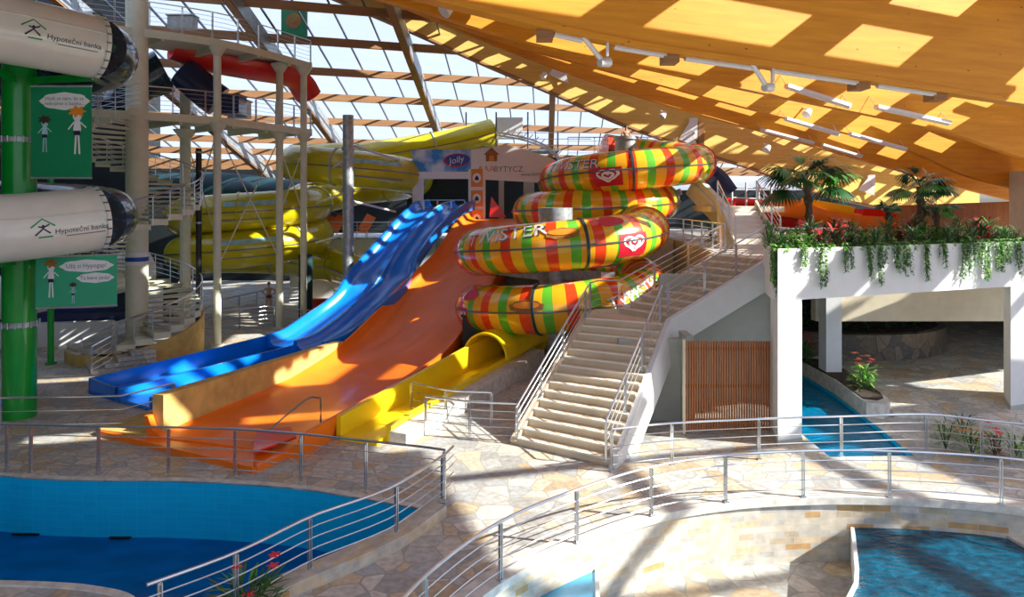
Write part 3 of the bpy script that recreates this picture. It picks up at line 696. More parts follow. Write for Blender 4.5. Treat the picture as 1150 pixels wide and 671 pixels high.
# ------------------------------------------------------------ added opaque roof panels and lattice over the girders, cut to shape the sun
def topline(P, depth, xs):
    out = []
    for x in xs:
        best = None
        for a, b in zip(P, P[1:]):
            if a.x <= x <= b.x: t = (x-a.x)/(b.x-a.x); best = a.lerp(b, t)
        if best is None:
            a, b = (P[0], P[1]) if x < P[0].x else (P[-2], P[-1]); t = (x-a.x)/(b.x-a.x); best = a.lerp(b, t)
        out.append(best+V((0,0,depth)))
    return out
X0, X1 = -12, 34
XS = [X0+.25*i for i in range(int((X1-X0)/.25)+1)]
lines = [topline(P1,3.4,XS), topline(P2,2.7,XS), topline(P3,2.5,XS), topline(P4,2.5,XS), topline(P5,3.2,XS)]
front = [p - WN*7.0 + V((0,0,.3)) for p in lines[0]]; front2 = [p - WN*16 + V((0,0,.3)) for p in lines[0]]
def strip(m, A, B, a0, a1, i0, i1, th=.12):
    for i in range(i0, i1):
        p = [A[i].lerp(B[i],a0), A[i+1].lerp(B[i+1],a0), A[i+1].lerp(B[i+1],a1), A[i].lerp(B[i],a1)]
        m.add(p+[q+V((0,0,th)) for q in p], [(3,2,1,0),(4,5,6,7),(0,1,5,4),(1,2,6,5),(2,3,7,6),(3,0,4,7)])
def ix(x): return max(0, min(len(XS)-1, int(round((x-X0)/.25))))
rr = thing('sun_blocking_lattice', 'unseen roof panels and purlins added above the orange girders to shape sunlight', 'roof', (5,20,14))
#      A  B  cross period, width, phase, solid from, solid to, purlin period, purlin width
BAYS = [(lines[0],lines[1],3.5,1.1,.6,19.5,28,.95,.34),(lines[1],lines[2],3.3,1.1,1.9,22.5,34,.9,.32),(lines[2],lines[3],3.3,1.1,.4,24,34,.9,.32),(lines[3],lines[4],1.5,.5,.8,34,35,1.8,.5)]
for A, B, per, wd_, ph, s0, s1, pp_, pw in BAYS:
    m = MB(); W_ = (B[60]-A[60]).dot(WN); a = 0
    while a < W_:
        if A is lines[0] or A is lines[1]: strip(m, A, B, a/W_, min(1,(a+pw)/W_), 0, ix(11 if A is lines[0] else 7)); strip(m, A, B, a/W_, min(1,(a+pw)/W_), ix(18.5), len(XS)-1)
        else: strip(m, A, B, a/W_, min(1,(a+pw)/W_), 0, len(XS)-1)
        a += pp_
    x = X0+ph
    while x < s0: strip(m, A, B, 0, 1, ix(x), ix(x+wd_)); x += per
    strip(m, A, B, 0, .5, 0, ix(7)); strip(m, A, B, 0, 1, ix(s0), ix(s1)); strip(m, A, B, 0, 1, 0, ix(-3 if A is lines[3] else 1.5))
    m.build('bay_sun_blockers', glulam, rr)
m = MB()
strip(m, front, lines[0], 0, .45, 0, ix(9.5)); strip(m, front2, front, 0, 1, 0, ix(15.0)); strip(m, front, lines[0], 0, .45, 0, ix(14.0))
for a in (.56,.74,.92): strip(m, front, lines[0], a, a+.06, 0, ix(17))
for x in (-9,-4.2,.4,5.2,9.8,14.2): strip(m, front, lines[0], .45, 1, ix(x), ix(x+1.3))
strip(m, front, lines[0], .6, 1, ix(13.2), ix(16.5))
for x in (18.3,22.5): strip(m, front2, front, 0, 1, ix(x), ix(x+.5))
strip(m, front, lines[0], .14, .62, ix(18.6), ix(20.2)); strip(m, front, lines[0], .14, .62, ix(20.5), ix(22.8)); strip(m, front, lines[0], .14, .75, ix(24.2), ix(25.3))
for x in (26.3,29): strip(m, front, lines[0], 0, 1, ix(x), ix(x+.5))
strip(m, front2, front, 0, 1, ix(24.4), len(XS)-1)
for a in (.25,.75): strip(m, front2, front, a, a+.04, 0, len(XS)-1)
m.build('front_sun_blockers', glulam, rr)  # unseen sun blockers, placed to shade parts of deck and planter beam
m = MB(); m.box((-22,8.5,15.2),(20.5,33,.2)); struct('ceiling_blocker', m, white)  # unseen slab added to cut the daylight over the left area
# ------------------------------------------------------------ striped twisting slide
def arc(c, R, a0, a1, z0, z1, n=10, ry=None):
    return [V((c[0]+R*math.cos(math.radians(a0+(a1-a0)*i/n)), c[1]+(ry or R)*math.sin(math.radians(a0+(a1-a0)*i/n)), z0+(z1-z0)*i/n)) for i in range(n+1)]
cA = (5.45,35.0); cB = (1.95,29.0); RR = 3.3; TR = .88
tw = []
tw += arc(cA, RR*.85, 105, 20, 8.75, 8.2, 6)[:-1]
tw += arc(cA, RR, 10, -170, 8.05, 7.15, 12)[:-1]      # front, going left
tw += arc(cA, RR, 180, 60, 7.05, 6.45, 8)             # round the back
tw += arc((cA[0]-.9,cA[1]-.2), 2.5, 55, -70, 6.35, 5.95, 7)
tw += arc((3.9,35.2), 3.0, -90, -180, 5.85, 5.65, 5) + arc((3.7,35.4),2.8,170,110,5.6,5.4,3)
tw += [V((5.2,34.5,5.3)), V((5.6,32.2,5.25))]
tw += arc(cB, RR, 10, -180, 5.15, 4.15, 12)[:-1]
tw += arc(cB, RR, 180, 0, 4.1, 2.95, 12)[:-1]
tw += arc(cB, RR, 0, -180, 2.9, 1.95, 12)
tw += arc(cB, RR, 170, 90, 1.85, 1.5, 5)
TP = Path(cat(tw, 4)); TPR = Path(TP.resample(.22))
root = thing('twisting_tube_slide', 'big twisting tube slide striped red, orange, green and yellow', 'water slide', (3.5,31,0))
m = MB(); m.tube(TPR.p, TR, 26); m.build('tube', striped, root, 60)
def at_px_near(path, px, dmax=None, zr=None):
    best = None
    for i in range(900):
        s = path.len*i/899; p, T = path.at(s)
        if zr and not zr[0] <= p.z <= zr[1]: continue
        if dmax and p.y > dmax: continue
        e = abs(575+p.x/p.y*F-px)
        if best is None or e < best[0]: best = (e, s)
    return best[1]
FR = lambda px, tier: at_px_near(TPR, px, {'A':34.5,'B':28.7,'C':28.7,'A2':34.8}[tier], {'A':(6.9,8.1),'B':(4.05,5.2),'C':(1.9,2.95),'A2':(5.4,6.1)}[tier])
# flange rings and mid seams
ring_s = [FR(708,'A'), FR(655,'B'), FR(607,'C'), FR(607,'A'), FR(790,'A'), FR(509,'B'), FR(752,'B'), FR(512,'C'), FR(745,'C')]
for s in ring_s:
    p, T = TPR.at(s); m = MB(); m.tube([p-T*.05,p+T*.05], TR+.045, 26); m.build('flange', darkteal if s in ring_s[:3] else gelred, root)
m = MB()
for side in (0, PI):
    pts = []
    for i in range(0, len(TPR.p)):
        s = TPR.L[i]; p, T = TPR.at(s); sd = T.cross(V((0,0,1))).normalized(); u = sd.cross(T); pts.append(p+sd*math.cos(side)*(TR+.015))
    m.tube(pts, .035, 5)
m.build('seam_lip', steel_dark, root)
def logo(px, tier, w=.95, elev=-.25):
    s = FR(px, tier); on_tube(TPR, TR, s, elev, rect2d(w, w*.85), logo_r, 'red_panel', root, .012)
    on_tube(TPR, TR, s, elev+.06, merge2d(heart_strokes(), k=w*.62), logo_w, 'heart_emblem', root, .022)
for a in ((686,'A',1.0,-.32),(784,'A',1.0,-.15),(694,'B',1.0,-.2),(543,'C',.85,-.3)): logo(*a)
def tw_text(px, tier, size, elev=.55, rot=.12):
    s = FR(px, tier)
    on_tube(TPR, TR, s, elev, merge2d([text2d('TWISTER', size)], k=1), steel_dark, 'lettering_shadow', root, .015, rot)
    on_tube(TPR, TR, s, elev+.02, merge2d([text2d('TWISTER', size*.97)], off=(-.02,.02)), logo_w, 'lettering', root, .028, rot)
tw_text(654,'A',.6,.42,-.04); tw_text(578,'B',.72,.58,.12); tw_text(700,'C',.6,.35,.25)
for px, tier, e in ((633,'B',.55),(600,'C',.25)):
    on_tube(TPR, TR, FR(px,tier), e, disc2d(.5,.22,24,lambda a:1+.06*math.sin(9*a)), brown, 'ice_cream_picture', root, .02)
    on_tube(TPR, TR, FR(px,tier), e+.05, disc2d(.4,.12), logo_o, 'ice_cream_picture', root, .03)
for px, tier, e in ((548,'C',.75),(680,'B',1.0)):
    on_tube(TPR, TR, FR(px,tier), e, disc2d(.42,.3,20,lambda a:1+.15*math.cos(3*a+1)), logo_r, 'strawberry_picture', root, .02)
# tops: entry canopy
rs = thing('slide_tower_mast', 'grey round steel mast carrying the upper striped loop', 'mast', (5.45,35,0))
m = MB(); m.cyl((5.45,35,0),(5.45,35,9.1),.52,n=20); m.build('shaft', galv, rs)
m = MB(); m.cyl((5.45,35,9.1),(5.45,35,9.25),.6,n=20); m.build('cap', galv, rs)
for z, a in ((6.3,-100),(6.0,190),(5.6,60),(6.2,-30)):
    e = V((cA[0]+2.7*math.cos(math.radians(a)), cA[1]+2.7*math.sin(math.radians(a)), z+.4)); m = MB(); m.bar((5.45,35,z-.6), e, .16,.28); m.build('support_arm', galv, rs)
rs = thing('slide_tower_mast', 'grey round steel mast in the centre of the lower striped loops', 'mast', (1.95,29,0))
m = MB(); m.cyl((1.75,29.3,0),(1.75,29.3,5.9),.68,n=24); m.build('shaft', galv, rs)
for z, a in ((3.55,-150),(3.4,-60),(3.3,160),(3.7,20)):
    e = V((cB[0]+3.0*math.cos(math.radians(a)), cB[1]+3.0*math.sin(math.radians(a)), z+.05)); m = MB(); m.bar((1.75,29.3,z-.2), e, .22,.34); m.build('support_arm', galv, rs)
    m = MB(); m.box(e, (.5,.3,.3)); m.build('clamp', galv, rs)

# ------------------------------------------------------------ yellow tube slide
yw = [W(553,150,47), W(500,163,46), W(440,173,45), W(395,180,44)]
cY = (-8.7,41)
yw += arc(cY, 3.3, 120, 270, 8.7, 7.9, 8)[:-1]
yw += arc(cY, 3.3, 275, 440, 7.85, 7.0, 9)
yw += [W(395,214,44), W(360,222,42.5)]
cY2 = (-14.2,39.8)
yw += [W(345,228,40.5)][:0] + arc(cY2, 3.4, 60, -180, 6.2, 5.2, 13)[:-1]
yw += arc(cY2, 3.4, 180, 0, 5.15, 4.3, 10)[:-1] + arc(cY2, 3.4, 0, -180, 4.2, 3.2, 12)[:-1] + arc(cY2, 3.4, 180, 40, 3.1, 2.6, 8)
yw += [W(385,300,41), W(425,315,38), W(470,322,37.5), W(520,330,39)]
YP = Path(Path(cat(yw, 4)).resample(.3))
ry = thing('yellow_tube_slide', 'long yellow tube slide coiling behind the steel tower', 'water slide', (-11,41,0))
m = MB(); m.tube(YP.p, .95, 22); m.build('tube', gelyellow, ry, 60)
s = 4
while s < YP.len:
    p, T = YP.at(s); m = MB(); m.tube([p-T*.04,p+T*.04], 1.0, 22); m.build('flange', gelyellow if int(s) % 2 else olive, ry); s += 4.7
m = MB(); pts = []
for i in range(len(YP.p)):
    p, T = YP.at(YP.L[i]); sd = T.cross(V((0,0,1))).normalized(); k = -1 if sd.y > 0 else 1; pts.append(p+sd*(-.965 if T.x < 0 else .965)+V((0,0,-.2)))
m2 = MB(); pl = []
for i in range(len(YP.p)):
    p, T = YP.at(YP.L[i]); sd = T.cross(V((0,0,1))).normalized(); pl.append(p+sd*.96)
m2.tube(pl, .03, 5); 
pl = []
for i in range(len(YP.p)):
    p, T = YP.at(YP.L[i]); sd = T.cross(V((0,0,1))).normalized(); pl.append(p-sd*.96)
m2.tube(pl, .03, 5); m2.build('seam_lip', steel_dark, ry)
for px, zr in ((415,(7.3,8.0)),(285,(5.2,6.0)),(285,(3.2,4.0))):
    s = at_px_near(YP, px, 39.5, zr); on_tube(YP, .95, s, .42, rect2d(2.4,.26,10,3), paleb, 'faded_blue_print', ry, .012); on_tube(YP, .95, s+.3, -.42, rect2d(2.2,.07,12,1), grey_p, 'faded_dark_print', ry, .012)
rs = thing('steel_mast', 'tall galvanised mast among the yellow tubes left of the blue slide', 'mast', W(391,300,35))
m = MB(); x = (391-575)/F*35.2; m.cyl((x,35.2,2.2),(x,35.2,10.3),.26,n=18); m.build('shaft', galv, rs)
for z in (4.2,6.6,8.6):
    m = MB(); m.cyl((x,35.2,z),(x,35.2,z+.15),.32,n=18); m.build('collar', galv, rs)
for z, dx, dy in ((8.2,-2.0,2.9),(8.9,2.0,2.9),(6.6,-2.5,3),(6.2,1.8,3),(4.6,-2.2,2.5)):
    m = MB(); m.cyl((x,35.2,z),(x+dx,35.2+dy,z-.6),.06,n=8); m.build('strut', white, rs)
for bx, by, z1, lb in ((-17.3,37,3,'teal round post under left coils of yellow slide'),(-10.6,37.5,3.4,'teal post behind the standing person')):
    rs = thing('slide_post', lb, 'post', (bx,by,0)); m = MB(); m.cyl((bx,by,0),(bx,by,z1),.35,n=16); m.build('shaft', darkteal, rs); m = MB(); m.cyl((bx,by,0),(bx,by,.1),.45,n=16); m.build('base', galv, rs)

# ------------------------------------------------------------ blue double slide + trough
bl = [V((-3.2,40.2,5.85)), W(494,237,38), W(474,255,36.5), W(452,281,35.2), W(434,306,34.0), W(418,332,32.2), V((-7.05,30.6,1.15)), V((-7.75,29.0,.62)), V((-8.3,28.0,.5))]
BLP = Path(cat(bl, 8)); rb = thing('blue_double_slide', 'wide wavy blue slide with two lanes', 'water slide', BLP.p[-1])
def prof2(w=1.42, lip=.42, t=.09):
    top = [(-w-.12,lip),(-w,lip),(-w+.06,.12),(-w+.22,.0),(-.3,0),(-.14,.1),(-.06,.3),(.06,.3),(.14,.1),(.3,0),(w-.22,0),(w-.06,.12),(w,lip),(w+.12,lip)]
    bot = [(w+.12,lip-.1),(w+.06,-.1),(-w-.06,-.1),(-w-.12,lip-.1)]
    return top+bot
m = MB(); m.sweep(BLP.resample(.3), prof2()); m.build('slide_surface', gelblue, rb, 50)
m = MB(); m.sweep([p+V((0,0,.315)) for p in BLP.resample(.3)], [(-.05,-.03),(-.05,.012),(.05,.012),(.05,-.03)]); m.build('divider_edge', paleb, rb)
for s in (4.5,8,11):
    p, T = BLP.at(s)
    for k in (-1.2,1.2):
        sd = T.cross(V((0,0,1))).normalized()*k; m = MB(); m.cyl((p.x+sd.x,p.y+sd.y,0),p+sd-V((0,0,.2)),.09); m.build('support_post', galv, rb)
# trough
ta, tb = V((-12.1,22.4,0)), V((-7.95,28.6,0)); td = (tb-ta).normalized(); tsd = V((td.y,-td.x,0))
rt = thing('blue_trough', 'long straight blue landing trough with two lanes ending by spiral stairs', 'trough', ta)
m = MB(); m.sweep([ta+V((0,0,.02)),tb+V((0,0,.02))], [(-1.75,0),(-1.75,.1),(1.75,.1),(1.75,0)]); m.build('trough_floor', gelblue, rt)
for off, w, nm_, h0, h1 in ((-1.75,.1,'side_wall',.5,.85),(0,.12,'divider_wall',.4,.7),(1.75,.1,'side_wall',.42,.8)):
    m = MB(); a = ta+tsd*off; b = tb+tsd*off; s_ = tsd*w
    m.add([a,b,b+s_,a+s_,a+V((0,0,h0)),b+V((0,0,h1)),b+s_+V((0,0,h1)),a+s_+V((0,0,h0))],[(0,1,2,3),(7,6,5,4),(0,4,5,1),(1,5,6,2),(2,6,7,3),(3,7,4,0)]); m.build(nm_, gelblue, rt)
m = MB(); a = ta-td*.0-tsd*1.75; m.add([a,a+tsd*1.6,a+tsd*1.6+V((0,0,.42)),a+V((0,0,.5)),a+td*.1,a+tsd*1.6+td*.1,a+tsd*1.6+V((0,0,.42))+td*.1,a+V((0,0,.5))+td*.1],[(0,1,2,3),(7,6,5,4),(0,4,5,1),(3,2,6,7)]); m.build('end_wall', gelblue, rt)

# ochre wall between troughs
ro = thing('ochre_wall', 'ochre plastered divider wall between blue trough and orange slide', 'wall', (-8,24,0))
a, b = V((-9.4,19.1,0)), V((-6.7,27.6,0)); n_ = V((.95,-.3,0))*.35
m = MB(); m.add([a,b,b+n_,a+n_,a+V((0,0,1.12)),b+V((0,0,.88)),b+n_+V((0,0,.88)),a+n_+V((0,0,1.12))],[(0,1,2,3),(7,6,5,4),(0,4,5,1),(1,5,6,2),(2,6,7,3),(3,7,4,0)]); m.build('high_section', tan, ro)
m = MB(); m.prism([(-10.95,19.25),(-9.45,18.75),(-9.1,20.5),(-10.2,21.7)],0,.16); m.build('low_section', tan, ro)

# ------------------------------------------------------------ orange slide
og = [V((-7.25,18.2,.10)), V((-6.6,20.2,.10)), V((-5.85,22.5,.10)), V((-5.1,24.8,.14)), V((-4.4,26.9,.3)), V((-3.6,29.3,1.1)), V((-2.7,31.8,2.2)), V((-1.45,34.3,3.5)), V((-.8,36.3,4.55)), V((-.4,37.8,5.1)), V((-.1,39.3,5.2))]
OP = Path(cat(og, 8)); ro = thing('orange_wide_slide', 'wide orange open slide running down to a flat orange basin', 'water slide', OP.p[0])
w = 2.05
prof = [(-w-.1,.5),(-w,.5),(-w+.12,.16),(-w+.4,0),(w-.4,0),(w-.12,.16),(w,.5),(w+.1,.5),(w+.1,.38),(w,-.1),(-w,-.1),(-w-.1,.38)]
R = OP.resample(.3); m = MB(); m.sweep(R, prof, scale=[1.12-.12*min(1, i/30) for i in range(len(R))]); m.build('slide_surface', gelorange, ro, 50)
bs = [G(116,488,.1), G(283,529,.1), G(352,486,.1), G(300,455,.1)]
m = MB(); A, B = G(112,489), G(286,531); C_, D_ = V((-4.9,19.4,0)), V((-8.9,20.5,0)); m.prism([A.xy,B.xy,C_.xy,D_.xy],.0,.07); m.build('basin_floor', gelorange, ro)
m = MB(); m.bar(A+V((0,0,.07)),B+V((0,0,.07)),.14,.14); m.bar(B+V((0,0,.07)),G(372,487)+V((0,0,.07)),.14,.14); m.build('basin_rim', gelorange, ro)
m = MB(); q = [G(284,521),G(333,503),G(326,491),G(288,495)]; m.prism([tuple(p.xy) for p in q],.22,.27); m.build('red_mat', gelred, ro)
m = MB(); p = V((-1.2,38.6,5.3)); m.add([p,p+V((.9,0,0)),p+V((.1,0,1.1)),p+V((0,.12,0)),p+V((.9,.12,0)),p+V((.1,.12,1.1))],[(0,1,2),(5,4,3),(0,2,5,3),(1,4,5,2)]); m.build('top_fin', gelred, ro)
# red dark side of trough by the yellow wall
# ------------------------------------------------------------ yellow chute
rc = thing('yellow_chute', 'straight yellow run-out chute with tunnel mouth under striped slide', 'water slide', (-3.5,19.5,0))
a, b = V((-4.55,18.9,0)), V((-.55,28.0,0)); cd = (b-a).normalized(); cs = V((cd.y,-cd.x,0))
def slab(p, q, s_, h0, h1, mat, name, root, z=0):
    m = MB(); zz = V((0,0,z)); m.add([p+zz,q+zz,q+s_+zz,p+s_+zz,p+V((0,0,h0)),q+V((0,0,h1)),q+s_+V((0,0,h1)),p+s_+V((0,0,h0))],[(0,1,2,3),(7,6,5,4),(0,4,5,1),(1,5,6,2),(2,6,7,3),(3,7,4,0)]); return m.build(name, mat, root)
slab(a, b, cs*.14, .62, 1.25, gelyel2, 'left_wall', rc)
slab(a+cs*.0-cs*.02, b-cs*.02, cs*.2, .67, 1.3, paleStone, 'wall_cap', rc, z=.6) if False else None
slab(a, b, cs*1.25, .12, .3, gelyel2, 'chute_floor', rc)
slab(a+cs*1.25+cd*.4, b+cs*1.25, cs*.16, .42, .75, gelyel2, 'right_wall', rc)
slab(a+cs*1.42+cd*.3, b+cs*1.42, cs*.5, .30, .62, paleStone, 'stone_plinth', rc)
# tunnel mouth
tp0 = b+cs*.72+V((0,0,.75)); m = MB(); ring = []
pr = [(math.cos(t)*.85, math.sin(t)*.85) for t in [PI*i/14 for i in range(15)]] + [(math.cos(t)*.78, math.sin(t)*.78) for t in [PI*(14-i)/14 for i in range(15)]]
m.sweep([tp0-cd*2.6, tp0, tp0+cd*1.5], pr); m.build('tunnel_hood', gelyel2, rc, 50)
m = MB(); m.box(b+cd*.25+V((0,0,.8))-cs*.6, (1.3,.2,1.7)); m.build('portal_panel', gelyel2, rc)
m = MB(); m.tube([tp0+cd*1.3,tp0+cd*4,tp0+cd*7+V((0,0,2))], .8, 20); m.build('tube', gelyellow, rc)
# black box stand beside
m = MB(); p = W(528,378,27.2); m.box((p.x,p.y,1.1),(.55,.4,1.5)); m.box((p.x,p.y,1.9),(.65,.5,.08)); o = m.build('control_box', black); tag(o, 'tall black box between orange slide and yellow chute', 'box')
m = MB(); m.tube(arc((-2.9,32.3),1.6,0,170,.9,.7,12), .55, 16); o = m.build('green_tube_slide', striped); tag(o, 'bit of striped tube seen between blue and orange slides', 'water slide')
m = MB(); m.tube([V((-5.2,33.5,.9)),V((-3.4,34.5,1.3)),V((-.4,34.5,1.8)),V((3,34,2))], .7, 16); m.tube([V((-3.7,31.5,1.25)),V((-2,31.4,1.3))],.3,12); o = m.build('yellow_tube', gelyellow); tag(o, 'dull yellow tube passing beneath the blue and orange slides', 'water slide')

# ------------------------------------------------------------ portal with signs
rp = thing('sign_portal', 'white sign portal with advertising boards above the slide starts', 'portal', (0,39,4.4))
def P_(px, py, d=39.0): return W(px, py, d)
def board(x0, x1, y0, y1, d, mat, name, th=.25, root=rp):
    a = P_(x0, y1, d); b = P_(x1, y0, d); m = MB(); m.box(((a.x+b.x)/2, d+th/2, (a.z+b.z)/2), (b.x-a.x, th, b.z-a.z)); return m.build(name, mat, root)
board(463,529,168,201,39,skyprint,'sky_board'); 
m = MB(); pts = [P_(529,168),P_(568,163),P_(590,168),P_(620,178),P_(640,190),P_(640,207),P_(529,201)]
m.add(pts+[p+V((0,.25,0)) for p in pts], [tuple(range(7)),tuple(reversed(range(7,14)))]+[(i,(i+7),(i+1)%7+7,(i+1)%7) for i in range(7)]); m.build('white_board', logo_w, rp)
board(463,475,200,262,39.05,white,'left_post'); board(463,529,193,201,38.98,logo_w,'lower_strip',.1)
board(526,545,190,262,38.9,logo_w,'poster_post')
board(560,566,200,262,39.6,olive,'inner_post'); board(588,600,198,262,39.8,olive,'inner_post')
for y0, y1 in ((190,210),(214,232),(236,256)): board(529,542,y0,y1,38.85,logo_o,'orange_poster',.05)
for yy in (200,223,246):
    o = P_(535.5,yy,38.84); on_plane(o,(1,0,0),(0,0,1),disc2d(.22,.26),logo_w,'poster_disc',rp); on_plane(o,(1,0,0),(0,0,1),([(-.1,-.12),(.1,-.12),(.1,.02),(0,.14),(-.1,.02)],[(0,1,2,3,4)]),logo_n,'poster_emblem',rp,lift=.02)
o = P_(513,180,38.98); on_plane(o,(1,0,.05),(0,0,1),disc2d(.72,.36),logo_r,'oval_badge',rp); on_plane(o,(1,0,.05),(0,0,1),disc2d(.66,.30),logo_b,'oval_badge',rp,off=(.05,.02),lift=.02); on_plane(o,(1,0,.2),(0,0,1),text2d('Jolly',.48),logo_w,'lettering',rp,lift=.035)
o = P_(552,176,38.98)
on_plane(o,(1,0,0),(0,0,1),([(-.3,-.25),(.3,-.25),(.3,.1),(.42,.1),(0,.5),(-.42,.1),(-.3,.1)],[(0,1,2,3,4,5,6)]),brown,'house_emblem',rp); on_plane(o,(1,0,0),(0,0,1),rect2d(.26,.3,1,1),logo_o,'house_emblem',rp,off=(0,-.1),lift=.02)
o = P_(546,190,38.98); on_plane(o,(1,0,0),(0,0,1),text2d('AAA',.46),logo_o,'lettering',rp); o = P_(571,190.3,38.98); on_plane(o,(1,0,0),(0,0,1),text2d('BYTYCZ',.42),grey_p,'lettering',rp)
o = P_(606,196,38.98); on_plane(o,(1,0,0),(0,0,1),text2d('www.AAABYTY.CZ',.24),grey_p,'lettering',rp)
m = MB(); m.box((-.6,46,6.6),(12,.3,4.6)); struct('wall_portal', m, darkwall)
for x0 in (478,500,):
    pass
railing('small steel gate rails at the top of blue slide', [W(476,240,38.6),W(494,240,38.6),W(505,240,38.6),W(522,240,38.6)], nw=1, h=.7, smooth=False, spacing=.7)
# top start platform with yellow tube start
rp2 = thing('start_platform', 'small lattice start platform where the yellow tube begins', 'platform', W(570,160,47.5))
m = MB(); p = W(575,160,47.5); m.box((p.x,p.y,p.z-.6),(6,3,.15)); m.build('deck', galv, rp2)
for dx in (-2.9,-1,1,2.9):
    m = MB(); m.cyl((p.x+dx,p.y-1.4,p.z-.6),(p.x+dx,p.y-1.4,p.z+1.8 if dx < 2 else p.z+.6),.05,n=8); m.build('post', steel_dark, rp2)
m = MB(); q = W(572,144,47); m.box((q.x,q.y,q.z),(1.7,.8,1.3)); m.build('white_box', logo_w, rp2)
for dz in (.2,.6,1.0):
    m = MB(); m.bar((p.x-2.9,p.y-1.4,p.z-.5+dz),(p.x+5,p.y-1.4,p.z-.5+dz),.04,.04); m.build('rail_bar', steel, rp2)
# white arched truss right of it
ra = thing('arched_truss', 'white arched lattice truss over the sign portal', 'truss', W(600,160,44))
for off in (0,.5):
    m = MB(); m.tube(cat([W(560,152-off*6,44),W(590,158-off*6,44),W(615,168-off*6,43),W(632,185-off*6,43)],6), .06, 6); m.build('chord', white, ra)
for i in range(12):
    t = i/11; a = W(560+72*t,152+28*t*t,44); m = MB(); m.cyl(a, a+V((.3,0,.35)), .035, n=6); m.build('web_bar', white, ra)

# dark navy slide behind the top right of the striped one; distant red & yellow slide
m = MB(); pr = [(math.cos(t)*1.0, math.sin(t)*1.0) for t in [PI+PI*i/10 for i in range(11)]]+[(math.cos(t)*.9, math.sin(t)*.9) for t in [PI+PI*(10-i)/10 for i in range(11)]]
m.sweep(cat([W(722,168,41),W(750,168,40),W(780,178,40),W(806,192,40),W(822,212,40)],8), pr); o = m.build('navy_slide', gelblue_d); tag(o, 'dark navy open slide behind the top of the striped slide', 'water slide')
rr = thing('red_slide', 'red open slide on white frame behind the upper stairs', 'water slide', W(860,232,45))
m = MB(); m.sweep(cat([W(822,222,45),W(850,224,45),W(875,228,45),W(905,238,44)],8), pr); m.build('channel', gelred, rr)
m = MB(); m.sweep(cat([W(832,238,44),W(860,240,44),W(890,243,44)],8), pr); m.build('channel', gelred, rr)
for px in (822,838,852,866,880):
    m = MB(); a = W(px,205,43.5); m.cyl((a.x,a.y,4.4),a,.06,n=8); m.build('frame_post', white, rr)
for py in (210,222,234):
    m = MB(); m.cyl(W(822,py,43.5),W(885,py+3,43.5),.045,n=6); m.build('frame_bar', white, rr)
rr = thing('orange_red_slide', 'orange, yellow and red open slide far behind the planter', 'water slide', W(950,238,42))
m = MB(); m.sweep(cat([W(868,222,42),W(905,228,42),W(945,238,41),W(985,243,40),W(1040,243,40)],8), pr); m.build('channel', gelorange, rr)
m = MB(); m.sweep(cat([W(900,224,42.6),W(935,230,42),W(960,235,41.5)],6), [(x*1.02,y*1.02+.1) for x,y in pr]); m.build('channel', gelyel2, rr)
m = MB(); m.sweep(cat([W(960,234,41.3),W(1000,237,41.3),W(1050,237,41.3)],6), [(x*1.02,y*1.02) for x,y in pr]); m.build('channel', gelred, rr)
m = MB(); m.bar(W(1010,246,38),W(1160,240,40),.3,1.4); o = m.build('timber_partition', slatw); tag(o, 'long dark reddish timber partition behind palms at right', 'partition')
m = MB(); m.box((24.5,31.5,6.0),(.4,8.4,3.2)); struct('wall_right', m, cream_lt)
# ------------------------------------------------------------ tower
TE = [V((-18.3,27.2,0)),V((-15.8,28.6,0)),V((-12.75,31.0,0)),V((-11.3,33.6,0)),V((-10.1,36.6,0))]
edge = cat(TE, 6)
inner = [p+V((-2.6,2.2,0)) for p in edge]
def platform(z, label, e0=0):
    r = thing('tower_platform', label, 'platform', (-13.5,31.5,z)); E = edge[e0:]; I = inner[e0:]
    m = MB(); m.prism([tuple(p.xy) for p in E]+[tuple(p.xy) for p in reversed(I)], z, z+.12); m.build('deck', cream, r)
    m = MB(); m.sweep([p+V((0,0,z)) for p in E], [(.0,-.2),(.0,.12),(.1,.12),(.1,-.2)]); m.build('edge_beam', cream, r)
    for k in range(2, len(E), 4):
        m = MB(); m.bar(E[k]+V((0,0,z-.14)), I[k]+V((0,0,z-.14)), .12,.28); m.build('cross_beam', cream, r)
    return r
platform(9.62,'lower cream steel platform of the slide tower'); platform(12.95,'upper cream steel platform of the slide tower', 3)
for z, h, lb in ((9.75,1.05,'lower'),(13.1,1.1,'upper')):
    railing(f'pale railing along the {lb} tower platform edge', [p+V((0,0,z)) for p in edge[(0 if lb=='lower' else 4)::2]], nw=5, h=h, spacing=1.25, wr=.009)
for px, py, top, r_, lb in ((244,388,12.9,.16,'front cream tower pole in the middle of the tower'),(314,369,12.9,.17,'cream tower pole second from the right'),(341,366,12.9,.16,'rightmost cream tower pole')):
    b = G(px, py); r = thing('tower_pole', lb, 'pole', b)
    m = MB(); m.cyl(b, b+V((0,0,top)), r_, n=16); m.build('shaft', cream, r)
    for z in (9.62,12.9):
        m = MB(); m.cyl(b+V((0,0,z-.55)), b+V((0,0,z-.12)), r_, r_*2.6, 16); m.build('capital', cream, r)
    m = MB(); m.cyl(b, b+V((0,0,.05)), r_*1.8, n=16); m.build('base_plate', cream, r)
b = V((-15.3,34.2,0)); r = thing('tower_pole', 'cream tower pole behind the spiral stairs', 'pole', b)
m = MB(); m.cyl(b, b+V((0,0,12.9)), .24, n=16); m.build('shaft', cream, r); m = MB(); m.cyl(b+V((0,0,9.1)),b+V((0,0,9.5)),.24,.55,16); m.build('capital', cream, r)
b = V((-13.3,31.0,0)); r = thing('drain_pipe', 'black pipe standing beside the spiral stairs', 'pipe', b)
m = MB(); m.cyl(b, b+V((0,0,8.4)), .12, n=12); m.build('pipe', black, r)
